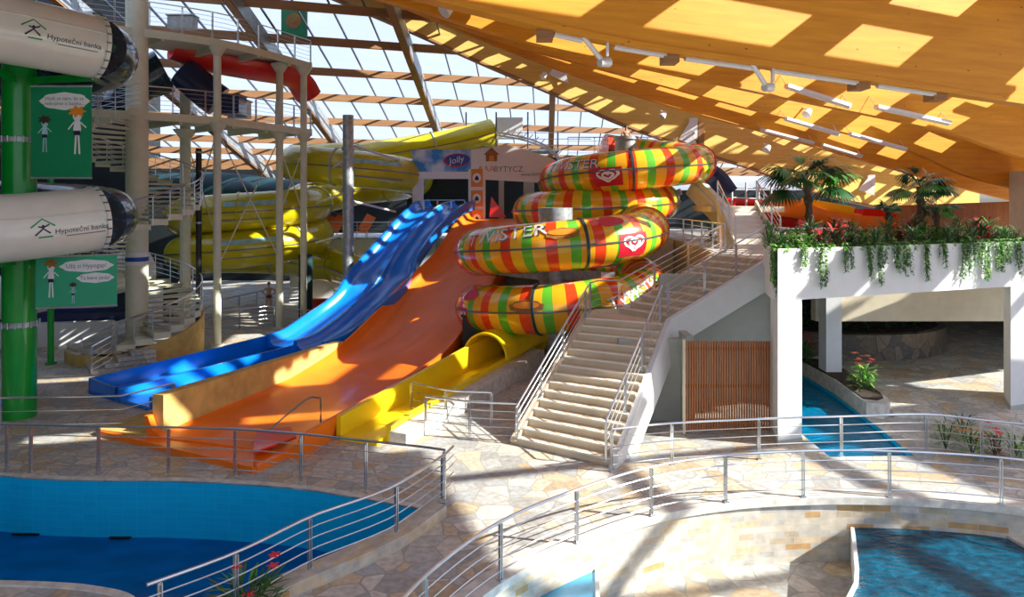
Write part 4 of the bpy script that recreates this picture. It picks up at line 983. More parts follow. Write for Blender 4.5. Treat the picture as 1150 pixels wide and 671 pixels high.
for z in (1,5.2,8.2):
    m = MB(); m.cyl(b+V((0,0,z)), b+V((0,0,z+.08)), .15, n=12); m.build('clamp', galv, r)
# tie rods
pA, pB, pC = G(244,388), G(314,369), G(341,366)
for i, (a, za, c, zc, lb) in enumerate(((pA,3.3,pB,9.2,'rising'),(pA,9.2,pB,3.3,'falling'),(V((-15.3,34.2,0)),9.2,pA,4.5,'falling'),(V((-15.3,34.2,0)),4.3,pA,9.2,'rising'),(pB,8.8,pC,5.5,'falling'),(pB,5.5,pC,8.8,'rising'))):
    m = MB(); m.cyl(a+V((0,0,za)), c+V((0,0,zc)), .028, n=6); m.cyl((a+c)/2+V((0,0,(za+zc)/2-.04)),(a+c)/2+V((0,0,(za+zc)/2+.04)),.09,n=8)
    o = m.build('tie_rod', cream); tag(o, f'thin {lb} diagonal tie rod in the '+('middle','middle','left','left','right','right')[i]+' tower bay', 'tie rod')
# spiral stairs
cS = V((-15.1,29.4,0)); r = thing('spiral_stairs', 'cream steel spiral staircase winding round a thick column up the tower', 'staircase', cS)
m = MB(); m.cyl(cS, cS+V((0,0,16)), .42, n=24); m.build('column', cream, r)
nst = 50; a0 = -80; da = 745/nst; RS = 2.4
for i in range(nst):
    z = .62+ (9.62-.62)*(i+1)/nst; an = math.radians(a0+da*i); an2 = math.radians(a0+da*(i+1.15))
    c1, s1, c2, s2 = math.cos(an), math.sin(an), math.cos(an2), math.sin(an2)
    q = [(cS.x+.4*c1,cS.y+.4*s1),(cS.x+RS*c1,cS.y+RS*s1),(cS.x+RS*c2,cS.y+RS*s2),(cS.x+.4*c2,cS.y+.4*s2)]
    m = MB(); m.prism(q, z-.045, z); d1 = V((-s1,c1,0))*.03
    p1 = V((q[0][0],q[0][1],z)); p2 = V((q[1][0],q[1][1],z)); m.add([p1,p2,p2-V((0,0,.09)),p1-V((0,0,.09)),p1+d1,p2+d1,p2+d1-V((0,0,.09)),p1+d1-V((0,0,.09))],[(0,1,2,3),(7,6,5,4),(0,3,7,4),(1,5,6,2),(2,6,7,3)])
    m.box(V(((q[1][0]+q[2][0])/2,(q[1][1]+q[2][1])/2,z-.12)), (.62,.06,.22), Matrix.Rotation(an+PI/2+math.radians(da/2),3,'Z'))
    m.build('step', cream, r)
def sp(deg, dz, R_=RS+.02): z = .62+(9.62-.62)*(deg-a0)/745+dz; a = math.radians(deg); return V((cS.x+R_*math.cos(a), cS.y+R_*math.sin(a), z))
hp = [sp(a0+k*5, 1.05) for k in range(0, 149)]
m = MB(); m.tube(hp, .03, 7); m.build('handrail', steel, r)
for dz in (.3,.5,.7,.88):
    m = MB(); m.tube([sp(a0+k*5,dz) for k in range(0,149)], .01, 5); m.build('rail_bar', steel, r)
for k in range(0, 49):
    m = MB(); m.cyl(sp(a0+k*15,-.1), sp(a0+k*15,1.05), .018, n=6); m.build('baluster', steel, r)
m = MB(); m.cyl(cS+V((0,0,3.6)), cS+V((0,0,4.1)), .425, n=24, caps=False); m.build('poster_band', logo_w, r); m = MB(); m.cyl(cS+V((0,0,3.75)), cS+V((0,0,3.92)), .43, n=24, caps=False); m.build('poster_band_text', logo_b, r)
# slatted drum wall under the lower steps (timber like base)
pts = [V((cS.x+2.42*math.cos(math.radians(a)), cS.y+2.42*math.sin(math.radians(a)),0)) for a in range(-150,31,6)]
m = MB(); m.wall([tuple(p.xy) for p in pts], 0, [.42+ max(0,(k*6-70))*.0115 for k in range(len(pts))], .08); m.build('base_wall', tan, r)
m = MB(); m.prism([tuple(cS.xy)]+[(cS.x+2.42*math.cos(math.radians(a)), cS.y+2.42*math.sin(math.radians(a))) for a in range(-155,-74,8)], .5, .62); m.build('landing', pav, r)
# straight start steps
rs = thing('entry_steps', 'dark stone steps leading up to the spiral stairs', 'steps', G(110,418))
e0 = G(98,416); dirn = V((.78,.62,0)); sd = V((.62,-.78,0))
for i in range(4):
    a = e0+dirn*.42*i; m = MB(); m.prism([tuple((a-sd*1.3).xy),tuple((a+sd*1.0).xy),tuple((a+sd*1.0+dirn*(.42*(5-i))).xy),tuple((a-sd*1.3+dirn*(.42*(5-i))).xy)], .17*i if i else 0, .17*(i+1)-.02); m.build('step', pav, rs)
railing('steel railing on the near side of the entry steps', [e0+sd*.95, e0+sd*.95+dirn*.6+V((0,0,.3)), sp(-80,0,2.3)], nw=4, smooth=False, h=1.0, spacing=1.2)
railing('steel railing on the far side of the entry steps', [e0-sd*1.25, e0-sd*1.25+dirn*2.2+V((0,0,.7)), e0-sd*1.0+dirn*3.6+V((0,0,.8))], nw=4, smooth=False, h=1.0, spacing=1.3)
# slide hanging below the upper platform
m = MB(); pr2 = [(math.cos(t)*.8, math.sin(t)*.8) for t in [PI+PI*i/10 for i in range(11)]]+[(math.cos(t)*.72, math.sin(t)*.72) for t in [PI+PI*(10-i)/10 for i in range(11)]]
m.sweep(cat([W(195,48,33),W(235,62,34),W(285,72,35.5),W(330,82,37.5),W(347,104,38.5)],8), pr2); o = m.build('red_slide', gelred); tag(o, 'glowing red open slide hanging below the upper tower platform', 'water slide')
m = MB(); m.tube([V((-17.5,32,10.2)),V((-16.8,33,11.6)),V((-15.9,33.4,12.1))], .9, 16, radii=[.6,.95,1.0]); o = m.build('dark_tube_slide', graff); tag(o, 'dark tube slide inlet below upper platform at left', 'water slide')
m = MB(); p = W(228,128,33.2); m.tube([p+V((-.9,0,1.9)), p+V((.2,.2,.9)), p+V((.6,.3,.6))], .75, 16); m.box(p+V((1.2,.3,.45)),(1.0,1.0,.9)); o = m.build('navy_slide_start', gelblue_d); tag(o, 'dark navy slide start tub on the lower tower platform', 'water slide')
m = MB(); p = W(269,124,34.3); m.box(p+V((0,0,0)),(.9,.6,.75)); m.box(p+V((0,0,.42)),(1.0,.7,.08)); o = m.build('pale_cabinet', logo_w); tag(o, 'small pale cabinet on the lower tower platform right of navy tub', 'cabinet')
m = MB(); p = W(205,26,31.5); m.box(p,(1.1,.5,.5)); m.box(p+V((0,0,.3)),(1.2,.6,.06)); o = m.build('tool_box', galv); tag(o, 'grey box on the upper tower platform', 'box')
r = thing('green_banner', 'small dark green framed banner hung from the left roof rafter', 'banner', W(330,45,38))
m = MB(); p = W(330,27,38); m.box(p,(1.3,.06,1.5)); m.build('cloth', green_c, r); on_plane(p+V((0,-.04,.15)),(1,0,0),(0,0,1),disc2d(.4,.4),brown,'picture',r)
m = MB(); m.box(p+V((.68,0,.1)),(.06,.08,1.9)); m.build('frame_bar', steel_dark, r)
# dark structure behind at left
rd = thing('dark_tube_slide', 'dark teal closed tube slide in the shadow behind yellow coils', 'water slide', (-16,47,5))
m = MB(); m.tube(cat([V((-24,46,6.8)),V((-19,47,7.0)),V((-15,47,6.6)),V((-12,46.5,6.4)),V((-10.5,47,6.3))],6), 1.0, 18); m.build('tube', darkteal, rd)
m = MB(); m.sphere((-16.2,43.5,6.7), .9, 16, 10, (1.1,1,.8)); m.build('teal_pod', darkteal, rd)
m = MB(); m.cyl((-17.8,43.5,4.9),(-17.8,43.5,6.2),.75,.35,14); o = m.build('grey_funnel', galv); tag(o, 'grey cone funnel in front of the dark teal tube', 'funnel')

# green column + white tubes
cG = V((-14.1,20.9,0)); r = thing('green_column', 'thick glossy green steel column at far left', 'column', cG)
m = MB(); m.cyl(cG, cG+V((0,0,15)), .43, n=32); m.build('shaft', green_p, r)
for z in (7.85,2.6,11.6):
    m = MB(); m.cyl(cG+V((0,0,z)), cG+V((0,0,z+.14)), .47, n=32)
    for k in range(16): a = 2*PI*k/16; m.cyl(cG+V((.5*math.cos(a),.5*math.sin(a),z-.02)), cG+V((.5*math.cos(a),.5*math.sin(a),z+.16)), .025, n=6)
    m.build('flange', galv, r)
b = G(57,409); m = MB(); m.cyl(b, b+V((0,0,9)), .11, n=12); m.cyl(b,b+V((0,0,.06)),.2,n=12); o = m.build('green_pole', green_p); tag(o, 'thin green pole behind the thick green column', 'pole')
def wtube(z0, lab, end_deg, pitch=-1.0):
    r = thing('white_tube_slide', lab, 'water slide', (cG.x, cG.y, z0-1))
    def zz(p, dz): return V((p[0],p[1],z0+dz))
    PA = Path(Path(cat([zz(p,dz) for p, dz in (((-17.4,12.6),0),((-16.0,14.6),0),((-14.6,16.6),0),((-13.15,18.6),0),((-12.35,19.7),pitch*.5),((-11.72,20.55),pitch))],5)).resample(.2))
    PB = Path(Path(cat([zz(p,dz*pitch) for p, dz in (((-11.72,20.55),1),((-11.85,21.3),1.2),((-12.45,22.3),1.5),((-13.8,23.4),2),((-16,24.0),2.5),((-20,24),3.5))],5)).resample(.2))
    m = MB(); m.tube(PA.p, .88, 28); m.build('white_section', gelwhite, r, 60)
    m = MB(); m.tube(PB.p, .84, 24); m.build('dark_section', graff, r, 60)
    p, T = PA.at(PA.len-.03); m = MB(); m.tube([p-T*.05,p+T*.05], .94, 28); m.build('flange', gelwhite, r)
    m = MB(); sd = T.cross(V((0,0,1))).normalized(); u = sd.cross(T)
    for k in range(24): a = 2*PI*k/24; q = p+sd*.95*math.cos(a)+u*.95*math.sin(a); m = MB(); m.cyl(q-T*.09,q+T*.03,.022,n=6); m.build('bolt', steel_dark, r)
    for off in (.3,):
        pl = []
        for i in range(len(PA.p)):
            q, T = PA.at(PA.L[i]); sd = T.cross(V((0,0,1))).normalized(); u = sd.cross(T); pl.append(q+(sd*math.cos(off)+u*math.sin(off))*.885)
        m = MB(); m.tube(pl, .03, 5); m.build('seam_lip', gelwhite, r)
    # bank lettering
    def spx(px): return PA.nearest_px(px)
    s = spx(68 if z0 > 8 else 76); k = 1.0
    on_tube(PA, .88, s, -.18, text2d('Hypoteční banka', .195), logo_n, 'lettering', r, .012)
    on_tube(PA, .88, s+.1, -.34, rect2d(1.0,.025,10,1), grey_p, 'small_lettering', r, .012)
    s2 = spx(22 if z0 > 8 else 32)
    on_tube(PA, .88, s2, .02, merge2d([stroke2d([(-.38,-.02),(0,.25),(.38,-.02)],.05),stroke2d([(-.15,-.38),(.3,-.38)],.05)], k=.75), logo_g, 'roof_emblem', r, .012)
    on_tube(PA, .88, s2, .02, merge2d([stroke2d([(-.25,-.3),(0,-.08),(.22,-.26)],.06),stroke2d([(-.15,.0),(.0,-.05),(.2,.05)],.05),disc2d(.05,.05,8)], k=.75), logo_n, 'figure_emblem', r, .014)
    m = MB()
    for a in (-75,-10): m.bar(cG+V((0,0,z0-1.0)), V((cG.x+2.5*math.cos(math.radians(a)), cG.y+2.5*math.sin(math.radians(a)), z0-.95)), .12,.2)
    m.build('support_arm', green_p, r)
wtube(10.6,'upper white tube slide with bank lettering, ending in dark section',0, -.1)
wtube(5.47,'lower white tube slide with bank lettering above second banner',0, .2)
# white tube far behind at lower left
m = MB(); m.tube(cat([V((-26,29,1.9)),V((-21,30,2.2)),V((-18.6,31.5,2.7)),V((-17,33.8,3.1))],6), .9, 20); o = m.build('white_tube', gelwhite); tag(o, 'white tube partly hidden behind the lower green banner', 'water slide')
m = MB(); m.sweep([V((-24,30,.0)),V((-17.2,31.5,0))], [(-.2,0),(-.2,1.0),(.2,1.0),(.2,0)]); o = m.build('low_white_wall', white); tag(o, 'low white wall behind the entry steps at left', 'low wall')
m = MB(); m.sweep([V((-24,31.3,.9)),V((-17,32.9,.9))], [(-.8,0),(-.8,.4),(.8,.4),(.8,0)]); o = m.build('blue_channel', gelblue_d); tag(o, 'dark blue channel behind the low white wall at left', 'channel')
# banners
def figure2d(h, k=0):
    body = [disc2d(.10*h,.12*h,14), ([(-.06*h,-.10*h),(.06*h,-.10*h),(.09*h,-.3*h),(.05*h,-.45*h),(-.05*h,-.45*h),(-.09*h,-.3*h)],[(5,4,3,2,1,0)]), stroke2d([(-.03*h,-.44*h),(-.05*h,-.85*h)],.04*h), stroke2d([(.03*h,-.44*h),(.05*h,-.85*h)],.04*h), stroke2d([(-.07*h,-.14*h),(-.2*h,-.3*h)],.03*h), stroke2d([(.07*h,-.14*h),(.2*h,-.26*h)],.03*h)]
    return merge2d(body)
def banner(lab, c, w, h, xd, mat, lines, figs):
    r = thing('green_banner', lab, 'banner', c-V((0,0,h/2))); xd = V(xd).normalized(); ud = V((0,0,1)); M = Matrix((xd, xd.cross(ud)*-1, ud)).transposed()
    m = MB(); m.box(c, (w,.03,h), M); m.build('cloth', mat, r)
    for q in (h/2,-h/2):
        m = MB(); m.cyl(c+ud*q-xd*w/2, c+ud*q+xd*w/2, .03); m.build('hem_rod', steel, r)
    for (x, y, rx, ry, st, sz) in lines:
        on_plane(c, xd, ud, disc2d(rx,ry,28,lambda a:1+.05*math.cos(8*a)), logo_w, 'speech_bubble', r, off=(x,y), lift=.02)
        on_plane(c, xd, ud, text2d(st, sz), grey_p, 'lettering', r, off=(x,y), lift=.03)
    for (x, y, hh, mh) in figs:
        on_plane(c, xd, ud, figure2d(hh), paleb if mh is hair else logo_w, 'drawn_figure', r, off=(x,y), lift=.02)
        on_plane(c, xd, ud, disc2d(.17*hh,.11*hh,24,lambda a:1+.3*math.cos(7*a)), mh, 'drawn_hair', r, off=(x,y+.1*hh), lift=.03)
        on_plane(c, xd, ud, rect2d(.15*hh,.1*hh,1,1), logo_n, 'drawn_costume', r, off=(x,y-.38*hh), lift=.03)
    return r
c = W(69,148.5,20.3); banner('tall green cartoon banner hanging beside the thick green column', c, 1.68, 2.55, (1,.0,0), green_c, [(.1,.86,.68,.24,'Hodí se nám, že se\nnebojíme o banku...',.14)], [(-.45,.25,.95,hair),(.45,.45,1.25,logo_o)])
c = W(86,316,20.3); banner('wide light green cartoon banner below the lower white tube', c, 2.2, 1.42, (1,.04,.03), green_c2, [(.28,.42,.72,.17,'Užij si Hypogap!',.17),(.52,.08,.5,.14,'Ta bere jízda!',.15)], [(-.68,.42,1.0,brown),(-.08,-.15,.55,hair)])
# ------------------------------------------------------------ plants
def blade(m, p, d, L, w, droop=.5, n=4):
    p = V(p); d = V(d).normalized(); sd = d.cross(V((0,0,1)))
    sd = sd.normalized() if sd.length > .05 else V((1,0,0)); vs = []; q = p.copy(); dd = d.copy()
    for i in range(n+1):
        t = i/n; ww = w*(.35+1.3*t)*(1-t)**.55 if i < n else 0
        vs += [q+sd*ww, q-sd*ww]; dd = (dd+V((0,0,-droop/n))).normalized(); q = q+dd*L/n
    m.add(vs, [(2*i,2*i+1,2*i+3,2*i+2) for i in range(n)])
def rd(a, b): return a+(b-a)*random.random()
def ivy(label, p, L, parent=None, seed=0, group='trailing vines on the white planter'):
    random.seed(seed); r = thing('trailing_vine', label, 'vine', p, group); mb = [MB(), MB()]; st = MB()
    for k in range(6):
        x = rd(-.15,.15); q = V(p)+BD*x+V((0,0,.08)); pts = [q+BN*.2, q+BN*.0-V((0,0,0)), q-BN*.08-V((0,0,.1))]; l = L*rd(.35,1.0) if k else L
        n = int(l/.05)+2
        for i in range(n):
            pts.append(pts[-1]+V((0,0,-.05))+BD*rd(-.018,.018)-BN*rd(-.006,.008))
        st.tube(pts, .006, 4)
        for q in pts[1:]:
            for j in range(3):
                a = rd(0,2*PI); blade(mb[random.random() < .35], q-BN*.03, (math.cos(a), math.sin(a)-.3, rd(-.5,.4)), rd(.07,.14), rd(.022,.04), .6, 2)
    st.build('stem', leafd, r); mb[0].build('leaves', leafm, r); mb[1].build('young_leaves', leafl, r); return r
def bush(label, p, R, H, mats, group=None, seed=0, n=70, w=.02, name='leafy_plant', flowers=None, nf=5, up=.3, droop=.9):
    random.seed(seed); r = thing(name, label, 'plant', p, group); p = V(p); mbs = [MB() for _ in mats]
    for i in range(n):
        a = rd(0,2*PI); rr = rd(0,.45)*R; h = rd(0,.62)*H; q = p+V((math.cos(a)*rr, math.sin(a)*rr, h)); b = a+rd(-.8,.8)
        blade(mbs[i % len(mats)], q, (math.cos(b), math.sin(b), rd(up,up+1.3)), rd(.5,1)*max(R, H*.5), w*rd(.7,1.3), droop)
    for mb, mt, k in zip(mbs, mats, range(9)): mb.build('leaves' if k == 0 else 'inner_leaves', mt, r)
    m = MB(); 
    for k in range(5): a = 2*PI*k/5; m.tube([p, p+V((math.cos(a)*R*.2, math.sin(a)*R*.2, H*.35)), p+V((math.cos(a)*R*.35, math.sin(a)*R*.35, H*.65))], .012, 5)
    m.build('stem', leafd, r)
    if flowers:
        for k in range(nf):
            a = rd(0,2*PI); q = p+V((math.cos(a)*R*rd(.2,.8), math.sin(a)*R*rd(.2,.8), H*rd(.6,1.05))); m = MB()
            for j in range(6): an = 2*PI*j/6; blade(m, q, (math.cos(an), math.sin(an)-.2, .6), .11, .035, .8, 3)
            m.build('flower', flowers[k % len(flowers)], r)
    return r
vn = 0
for t, L in ((.02,1.0),(.75,.38),(1.35,.85),(2.2,.5),(2.85,.75),(3.4,.9),(3.9,.6),(4.3,.7),(5.0,.85),(5.6,.55),(6.55,.85),(6.9,.5),(7.35,.95),(7.9,.7),(8.3,.5),(8.75,.8),(9.3,.9)):
    p = bp(t,0,5.0) if t > .1 else bp(.05,.25,5.0)
    ivy(orde(vn, 'green vine', 'trailing over the white planter face'), p, L*1.1, seed=vn+11); vn += 1
kinds = [([leafm,leafl],.34,.45,.022,.1,'bright green fern'),([leafv,leafm],.26,.62,.016,.8,'grey green upright shrub'),([leafr,leafd],.3,.6,.03,.6,'dark red and green croton'),([leafd,leafm],.32,.55,.02,.4,'dark green spiky plant'),([leafl,leafm],.36,.5,.02,.3,'light green grassy plant')]
seq = [3,0,4,2,2,3,4,1,0,2,1,4,3,1,0,1,2,3,1,4]
cnt = [0]*5
for i in range(40):
    row = i % 2; j = i//2; k = seq[j] if row == 0 else (1,2,3,1,0,4)[(j*5) % 6]
    mats, R, H, w, up, nm_ = kinds[k]; t = .35+j*.47+(.2 if row else 0); n_ = (.36 if row == 0 else 1.0)
    cnt[k] += 1; row_n = 'front' if row == 0 else 'back'
    fl = [petal] if k == 2 and row == 0 else None
    hh = H*(1.0+.35*row)*(1 + .12*((i*7) % 3))
    bush(f'{nm_}, '+(f'leftmost in planter {row_n} row' if j == 0 else f'{ORD[j]} from left in planter {row_n} row'), bp(t, n_, 4.85), R*1.15, hh*1.12, mats, 'planting in the white planter', 100+i, 92, w*1.5, flowers=fl, nf=4, up=up)
for i in range(19):
    bush('low bright green edging plant, '+('leftmost' if i == 0 else ORD[i]+' from left')+' on planter front edge', bp(.25+i*.5,.16,4.9), .24, .24, [leafm,leafl] if i % 3 else [leafl,leafm], 'edging plants on the white planter', 300+i, 80, .035, up=-.2, droop=1.2)
def palm(label, base, h, R, nl, seed, lean=(0,0), nb=30):
    random.seed(seed); r = thing('fan_palm', label, 'palm', base); base = V(base); top = base+V((lean[0],lean[1],h))
    m = MB(); pts = cat([base, base.lerp(top,.5)+V((.04,0,0)), top],6); m.tube(pts, .09, 10, radii=[.10+.03*math.sin(i*2.3) for i in range(len(pts))]); m.build('trunk', trunkm, r)
    for i in range(nl):
        a = 2*PI*i/nl+rd(-.2,.2); el = rd(-.25,.85); d = V((math.cos(a)*math.cos(el), math.sin(a)*math.cos(el), math.sin(el)))
        c = top+d*R*.5; m = MB(); m.tube([top, top+d*R*.25+V((0,0,.03)), c], .012, 5)
        sd = d.cross(V((0,0,1))).normalized(); u = sd.cross(d)
        for k in range(nb):
            an = -2.0+4.0*k/(nb-1); dd = (d*math.cos(an)+sd*math.sin(an)+u*.12); blade(m, c, dd, R*.6*rd(.85,1.05), .034*R, 1.15, 4)
        m.build('palm_leaf', leafd if i % 3 else leafm, r)
    return r
palm('large fan palm with drooping leaves above the planter, beside stairs', bp(1.9,1.0,4.85), 1.8, 1.5, 13, 5, (-.05,0))
palm('second fan palm in the planter, right of the hanging lamps', bp(6.35,1.3,4.85), 1.75, 1.1, 12, 9, (.15,.1))
palm('small round headed palm left of the second palm', bp(5.05,1.2,4.85), 1.15, .45, 12, 13)
palm('low fan palm just right of the second palm', bp(7.1,1.3,4.85), 1.1, .8, 8, 15)
# flowers near channel
bush('red and orange flowering plant on the curb right of the inner column', (10.75,22.3,.44), .42, 1.05, [leafm,leafl], None, 31, 110, .045, 'flowering_plant', [petal,petalo], 14)
bush('red flowering plants seen left of the inner white column', (10.45,26.0,.44), .6, .9, [leafm,leafd], None, 32, 90, .04, 'flowering_plant', [petal], 16)
for i, (px, py, R, H, mats, fl, lb) in enumerate(((1062,505,.5,1.0,[leafv,leafm],None,'feathery grey green plant behind railing at right'),(1092,512,.45,.8,[leafm,leafl],[petalo],'green plant with orange bloom behind railing post at right'),(1118,514,.4,.75,[leafm,leafr],[petal],'green and red plant near the right edge behind railing'),(1142,512,.5,.7,[leafl,leafm],None,'light green plant at the right picture edge behind railing'),(1082,492,.45,.9,[leafv,leafd],None,'grey green plant rising behind the right railing plants'))):
    bush(lb, G(px,py), R, H, mats, 'plants behind the right railing', 50+i, 90, .025, flowers=fl, nf=5)
bush('dark green plant with red blooms behind the bottom left railing', (-3.98,10.95,-.3), .62, 1.15, [leafd,leafm], None, 70, 240, .03, 'flowering_plant', [petal], 4, up=.25, droop=.5)
m = MB(); c = V((-3.98,10.95,0)); m.cyl(c-V((0,0,1.3)), c-V((0,0,.3)), .5,.6,20); o = m.build('plant_tub', paleStone); tag(o, 'stone tub holding the plant behind the bottom left railing', 'tub')
for i in range(11):
    a = -2.7+i*.24; x = 13.9+3.6*math.cos(a); y = 32+3.0*math.sin(a)
    bush(orde(i, 'dark shrub', 'on the shaded round planter'), (x,y,1.0), .7, 1.3 if i % 3 else 1.8, [leafd], 'shrubs in the shaded round planter', 80+i, 45, .05)
for i in range(4): bush(orde(i, 'dark shrub', 'in the shade left behind the inner column'), (9.6+i*1.1,33.5+i,0), .9, 2.0, [leafd], 'shrubs behind the inner column', 95+i, 45, .06)
bush('potted green plant on the gallery right of striped slide', (8.6,31.5,4.4), .5, 1.1, [leafm,leafd], None, 99, 70, .04)
bush('small dark plant on the deck under the yellow tube', G(378,345), .7, 1.6, [leafd,leafv], None, 98, 60, .05)
bush('spiky grey plant beside the small dark plant on far deck', G(396,343), .6, 1.3, [leafv], None, 97, 50, .05)

# ------------------------------------------------------------ rear deck, loungers
m = MB(); m.box((-7.6,48.5,1.92),(12,7.6,3.84)); struct('floor_rear_deck', m, white)
m = MB(); m.box((-9.2,44.64,3.87),(9,.12,.12)); struct('trim_1', m, galv)
railing('steel railing on the rear deck before the orange loungers', [V((-13.4,44.9,3.84)),V((-1.8,44.9,3.84))], nw=4, smooth=False, spacing=2.0, h=1.0)
lp = None
for i, (px, lb) in enumerate(((356,'leftmost orange lounger leaning upright on the far rear deck'),(366,'second orange lounger from the left on the far rear deck'),(378,'third orange lounger from the left on the far rear deck'),(411,'orange lounger standing alone right of the steel mast'))):
    x = (px-575)/F*46.2; r = thing('sun_lounger', lb, 'lounger', (x,46.2,3.84), 'orange sun loungers on the rear deck')
    m = MB(); m.bar((x-.2,46,4.25),(x+.25,46.7,5.2),.62,.07,V((0,1,0))); m.build('backrest', fabric_o, r)
    m = MB(); m.bar((x-.9,45.8,4.2),(x-.15,46.0,4.2),.6,.07); m.build('seat', fabric_o, r)
    for dx, dy in ((-.85,0),(-.85,.4),(.1,0),(.1,.4)):
        m = MB(); m.cyl((x+dx,45.65+dy,3.84),(x+dx,45.65+dy,4.2),.025,n=6); m.build('leg', steel, r)
# red pool edge on the rear floor
m = MB(); p0, p1 = G(345,346), G(440,346); m.bar(p0+V((0,.2,.25)),p1+V((0,.2,.25)),.4,.5); o = m.build('red_kerb', gelred); tag(o, 'long low red kerb under the yellow tubes at the back', 'kerb')
m = MB(); m.box(((p0.x+p1.x)/2,44.0,.8),(6,.2,1.6)); o = m.build('low_partition', logo_w); tag(o, 'low white partition behind the red kerb at the back', 'partition')

# ------------------------------------------------------------ people
def person(label, base, scale=1.0, rot=0, arms='hips'):
    r = thing('person', label, 'person', base)
    J = {'pel':(0,0,.93,.15,.11),'waist':(0,0,1.08,.125,.095),'chest':(0,0,1.28,.155,.105),'neck':(0,0,1.44,.055,.055),'chin':(0,-.01,1.5,.06,.065),'head':(0,-.01,1.60,.078,.095),'crown':(0,0,1.68,.06,.07)}
    E = [('pel','waist'),('waist','chest'),('chest','neck'),('neck','chin'),('chin','head'),('head','crown')]
    for s, k in ((-1,'l'),(1,'r')):
        J.update({k+'hip':(s*.09,0,.86,.095,.1),k+'thigh':(s*.10,-.01,.68,.08,.085),k+'knee':(s*.10,-.015,.48,.055,.06),k+'calf':(s*.105,.01,.34,.055,.058),k+'ank':(s*.105,.01,.08,.035,.04),k+'toe':(s*.12,-.14,.03,.04,.028)})
        E += [('pel',k+'hip'),(k+'hip',k+'thigh'),(k+'thigh',k+'knee'),(k+'knee',k+'calf'),(k+'calf',k+'ank'),(k+'ank',k+'toe')]
        J[k+'sh'] = (s*.17,0,1.38,.055,.055)
        if arms == 'hips': J.update({k+'elb':(s*.36,.06,1.15,.038,.038),k+'wri':(s*.17,-.04,1.0,.026,.026),k+'palm':(s*.14,-.08,.97,.03,.02)})
        else: J.update({k+'elb':(s*.24,0,1.12,.038,.038),k+'wri':(s*.25,-.08,.9,.026,.026),k+'palm':(s*.25,-.10,.83,.03,.02)})
        E += [('chest',k+'sh'),(k+'sh',k+'elb'),(k+'elb',k+'wri'),(k+'wri',k+'palm')]
        px_, py_, pz_ = J[k+'palm'][:3]
        for q in range(4):
            J[k+'f%d' % q] = (px_+(q-1.5)*.018*(1 if arms != 'hips' else .4), py_-.02-.005*q, pz_-.07+.006*abs(q-1.4)+(q*.012 if arms == 'hips' else 0), .009,.009); E.append((k+'palm', k+'f%d' % q))
        J[k+'th'] = (px_-s*.035, py_-.03, pz_-.03, .01,.01); E.append((k+'palm', k+'th'))
    names = list(J); me = bpy.data.meshes.new('body'); me.from_pydata([J[n][:3] for n in names], [(names.index(a), names.index(b)) for a, b in E], [])
    ob = bpy.data.objects.new('body', me); COL.objects.link(ob); ob.parent = r; ob.modifiers.new('s','SKIN')
    sv = me.skin_vertices[0].data if me.skin_vertices else None
    if sv is None:
        bm = bmesh.new(); bm.from_mesh(me); lay = bm.verts.layers.skin.verify()
        for i, v in enumerate(bm.verts): v[lay].radius = J[names[i]][3:5]; v[lay].use_root = (i == 0)
        bm.to_mesh(me); bm.free()
    else:
        for i, n in enumerate(names): sv[i].radius = J[n][3:5]; sv[i].use_root = (i == 0)
    ss = ob.modifiers.new('u','SUBSURF'); ss.levels = ss.render_levels = 2
    me.materials.append(skin); b = V(base)
    m = MB(); m.sphere(b+V((0,.015,1.64)), .1, 16, 10, (.9,1.05,.95)); m.build('hair', hair, r)
    m = MB(); m.sphere(b+V((0,0,.92)), .19, 18, 8, (1.0,.78,.62)); m.build('swim_shorts', swim, r)
    m = MB(); 
    for s in (-1,1): m.sphere(b+V((s*.03,-.098,1.61)), .011, 8, 6)
    m.build('eyes', hair, r)
    m = MB(); m.sphere(b+V((0,-.11,1.585)), .016, 8, 6, (.8,1,1.3)); m.build('nose', skin, r); m = MB(); m.sphere(b+V((0,-.1,1.545)), .022, 8, 6, (1,.4,.3)); m.build('mouth', logo_r, r)
    r.scale = (scale,)*3; r.rotation_euler = (0,0,rot); return r
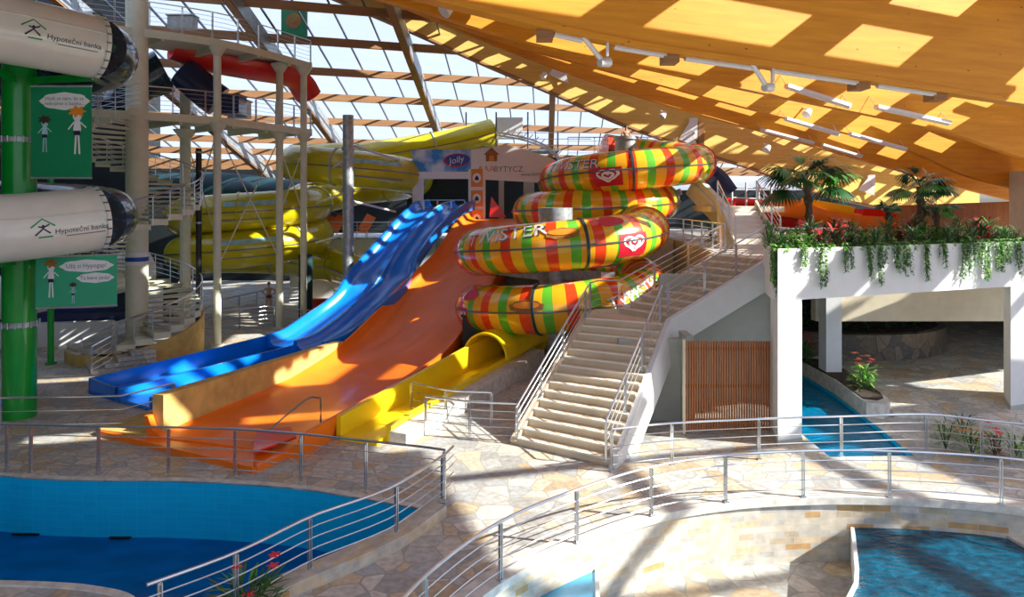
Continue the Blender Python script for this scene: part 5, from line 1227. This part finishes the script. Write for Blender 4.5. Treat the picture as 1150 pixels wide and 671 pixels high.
person('person in swimwear standing with hands on hips on the far deck', G(302,351.5), .98, .3)
pp = W(703,225,40.2); pp.z = 8.6
person('person standing at the top of the striped slide', pp, 1, .2, 'down')
r = thing('slide_platform', 'steel start platform at the top of the striped slide', 'platform', (5.8,40.3,8.45))
m = MB(); m.box((5.8,40.3,8.5),(6,2.6,.16)); m.build('deck', galv, r)
for x in (3.2,8.4):
    m = MB(); m.cyl((x,40.8,4.38),(x,40.8,8.45),.12,n=12); m.build('post', galv, r)
railing('steel railing on the striped slide start platform', [V((3,39.2,8.58)),V((8.7,39.2,8.58))], nw=4, smooth=False, spacing=1.4, h=1.0)

# ------------------------------------------------------------ camera, light
cam = bpy.data.cameras.new('camera'); co = bpy.data.objects.new('camera', cam); COL.objects.link(co)
cam.sensor_fit = 'HORIZONTAL'; cam.sensor_width = 36; cam.lens = F/1150*36; cam.shift_y = -(335.5-HZ)/1150
co.location = (0,0,ZC); co.rotation_euler = (PI/2,0,0); cam.clip_end = 400; SC.camera = co
SUN = V((1,-.26,.64)).normalized()
sl = bpy.data.lights.new('sun','SUN'); so = bpy.data.objects.new('sun', sl); COL.objects.link(so); sl.energy = 9.8; sl.color = (1,.96,.88); sl.angle = math.radians(.6)
so.rotation_euler = SUN.to_track_quat('Z','Y').to_euler()
wd = bpy.data.worlds.new('world'); SC.world = wd; wd.use_nodes = True; nt = wd.node_tree; bg = nt.nodes['Background']
tc = nt.nodes.new('ShaderNodeTexCoord'); sx = nt.nodes.new('ShaderNodeSeparateXYZ'); nt.links.new(tc.outputs['Generated'], sx.inputs[0])
rp_ = ramp(nt, [(0,(.25,.24,.22)),(.03,(.70,.78,.93)),(.35,(.60,.71,.95)),(1,(.5,.62,.95))]); nt.links.new(sx.outputs[2], rp_.inputs[0]); nt.links.new(rp_.outputs[0], bg.inputs[0]); bg.inputs[1].default_value = 1.25
vs_ = SC.view_settings; vs_.view_transform = 'Standard'; vs_.look = 'None'; vs_.exposure = .25; vs_.gamma = 1; vs_.use_curve_mapping = False
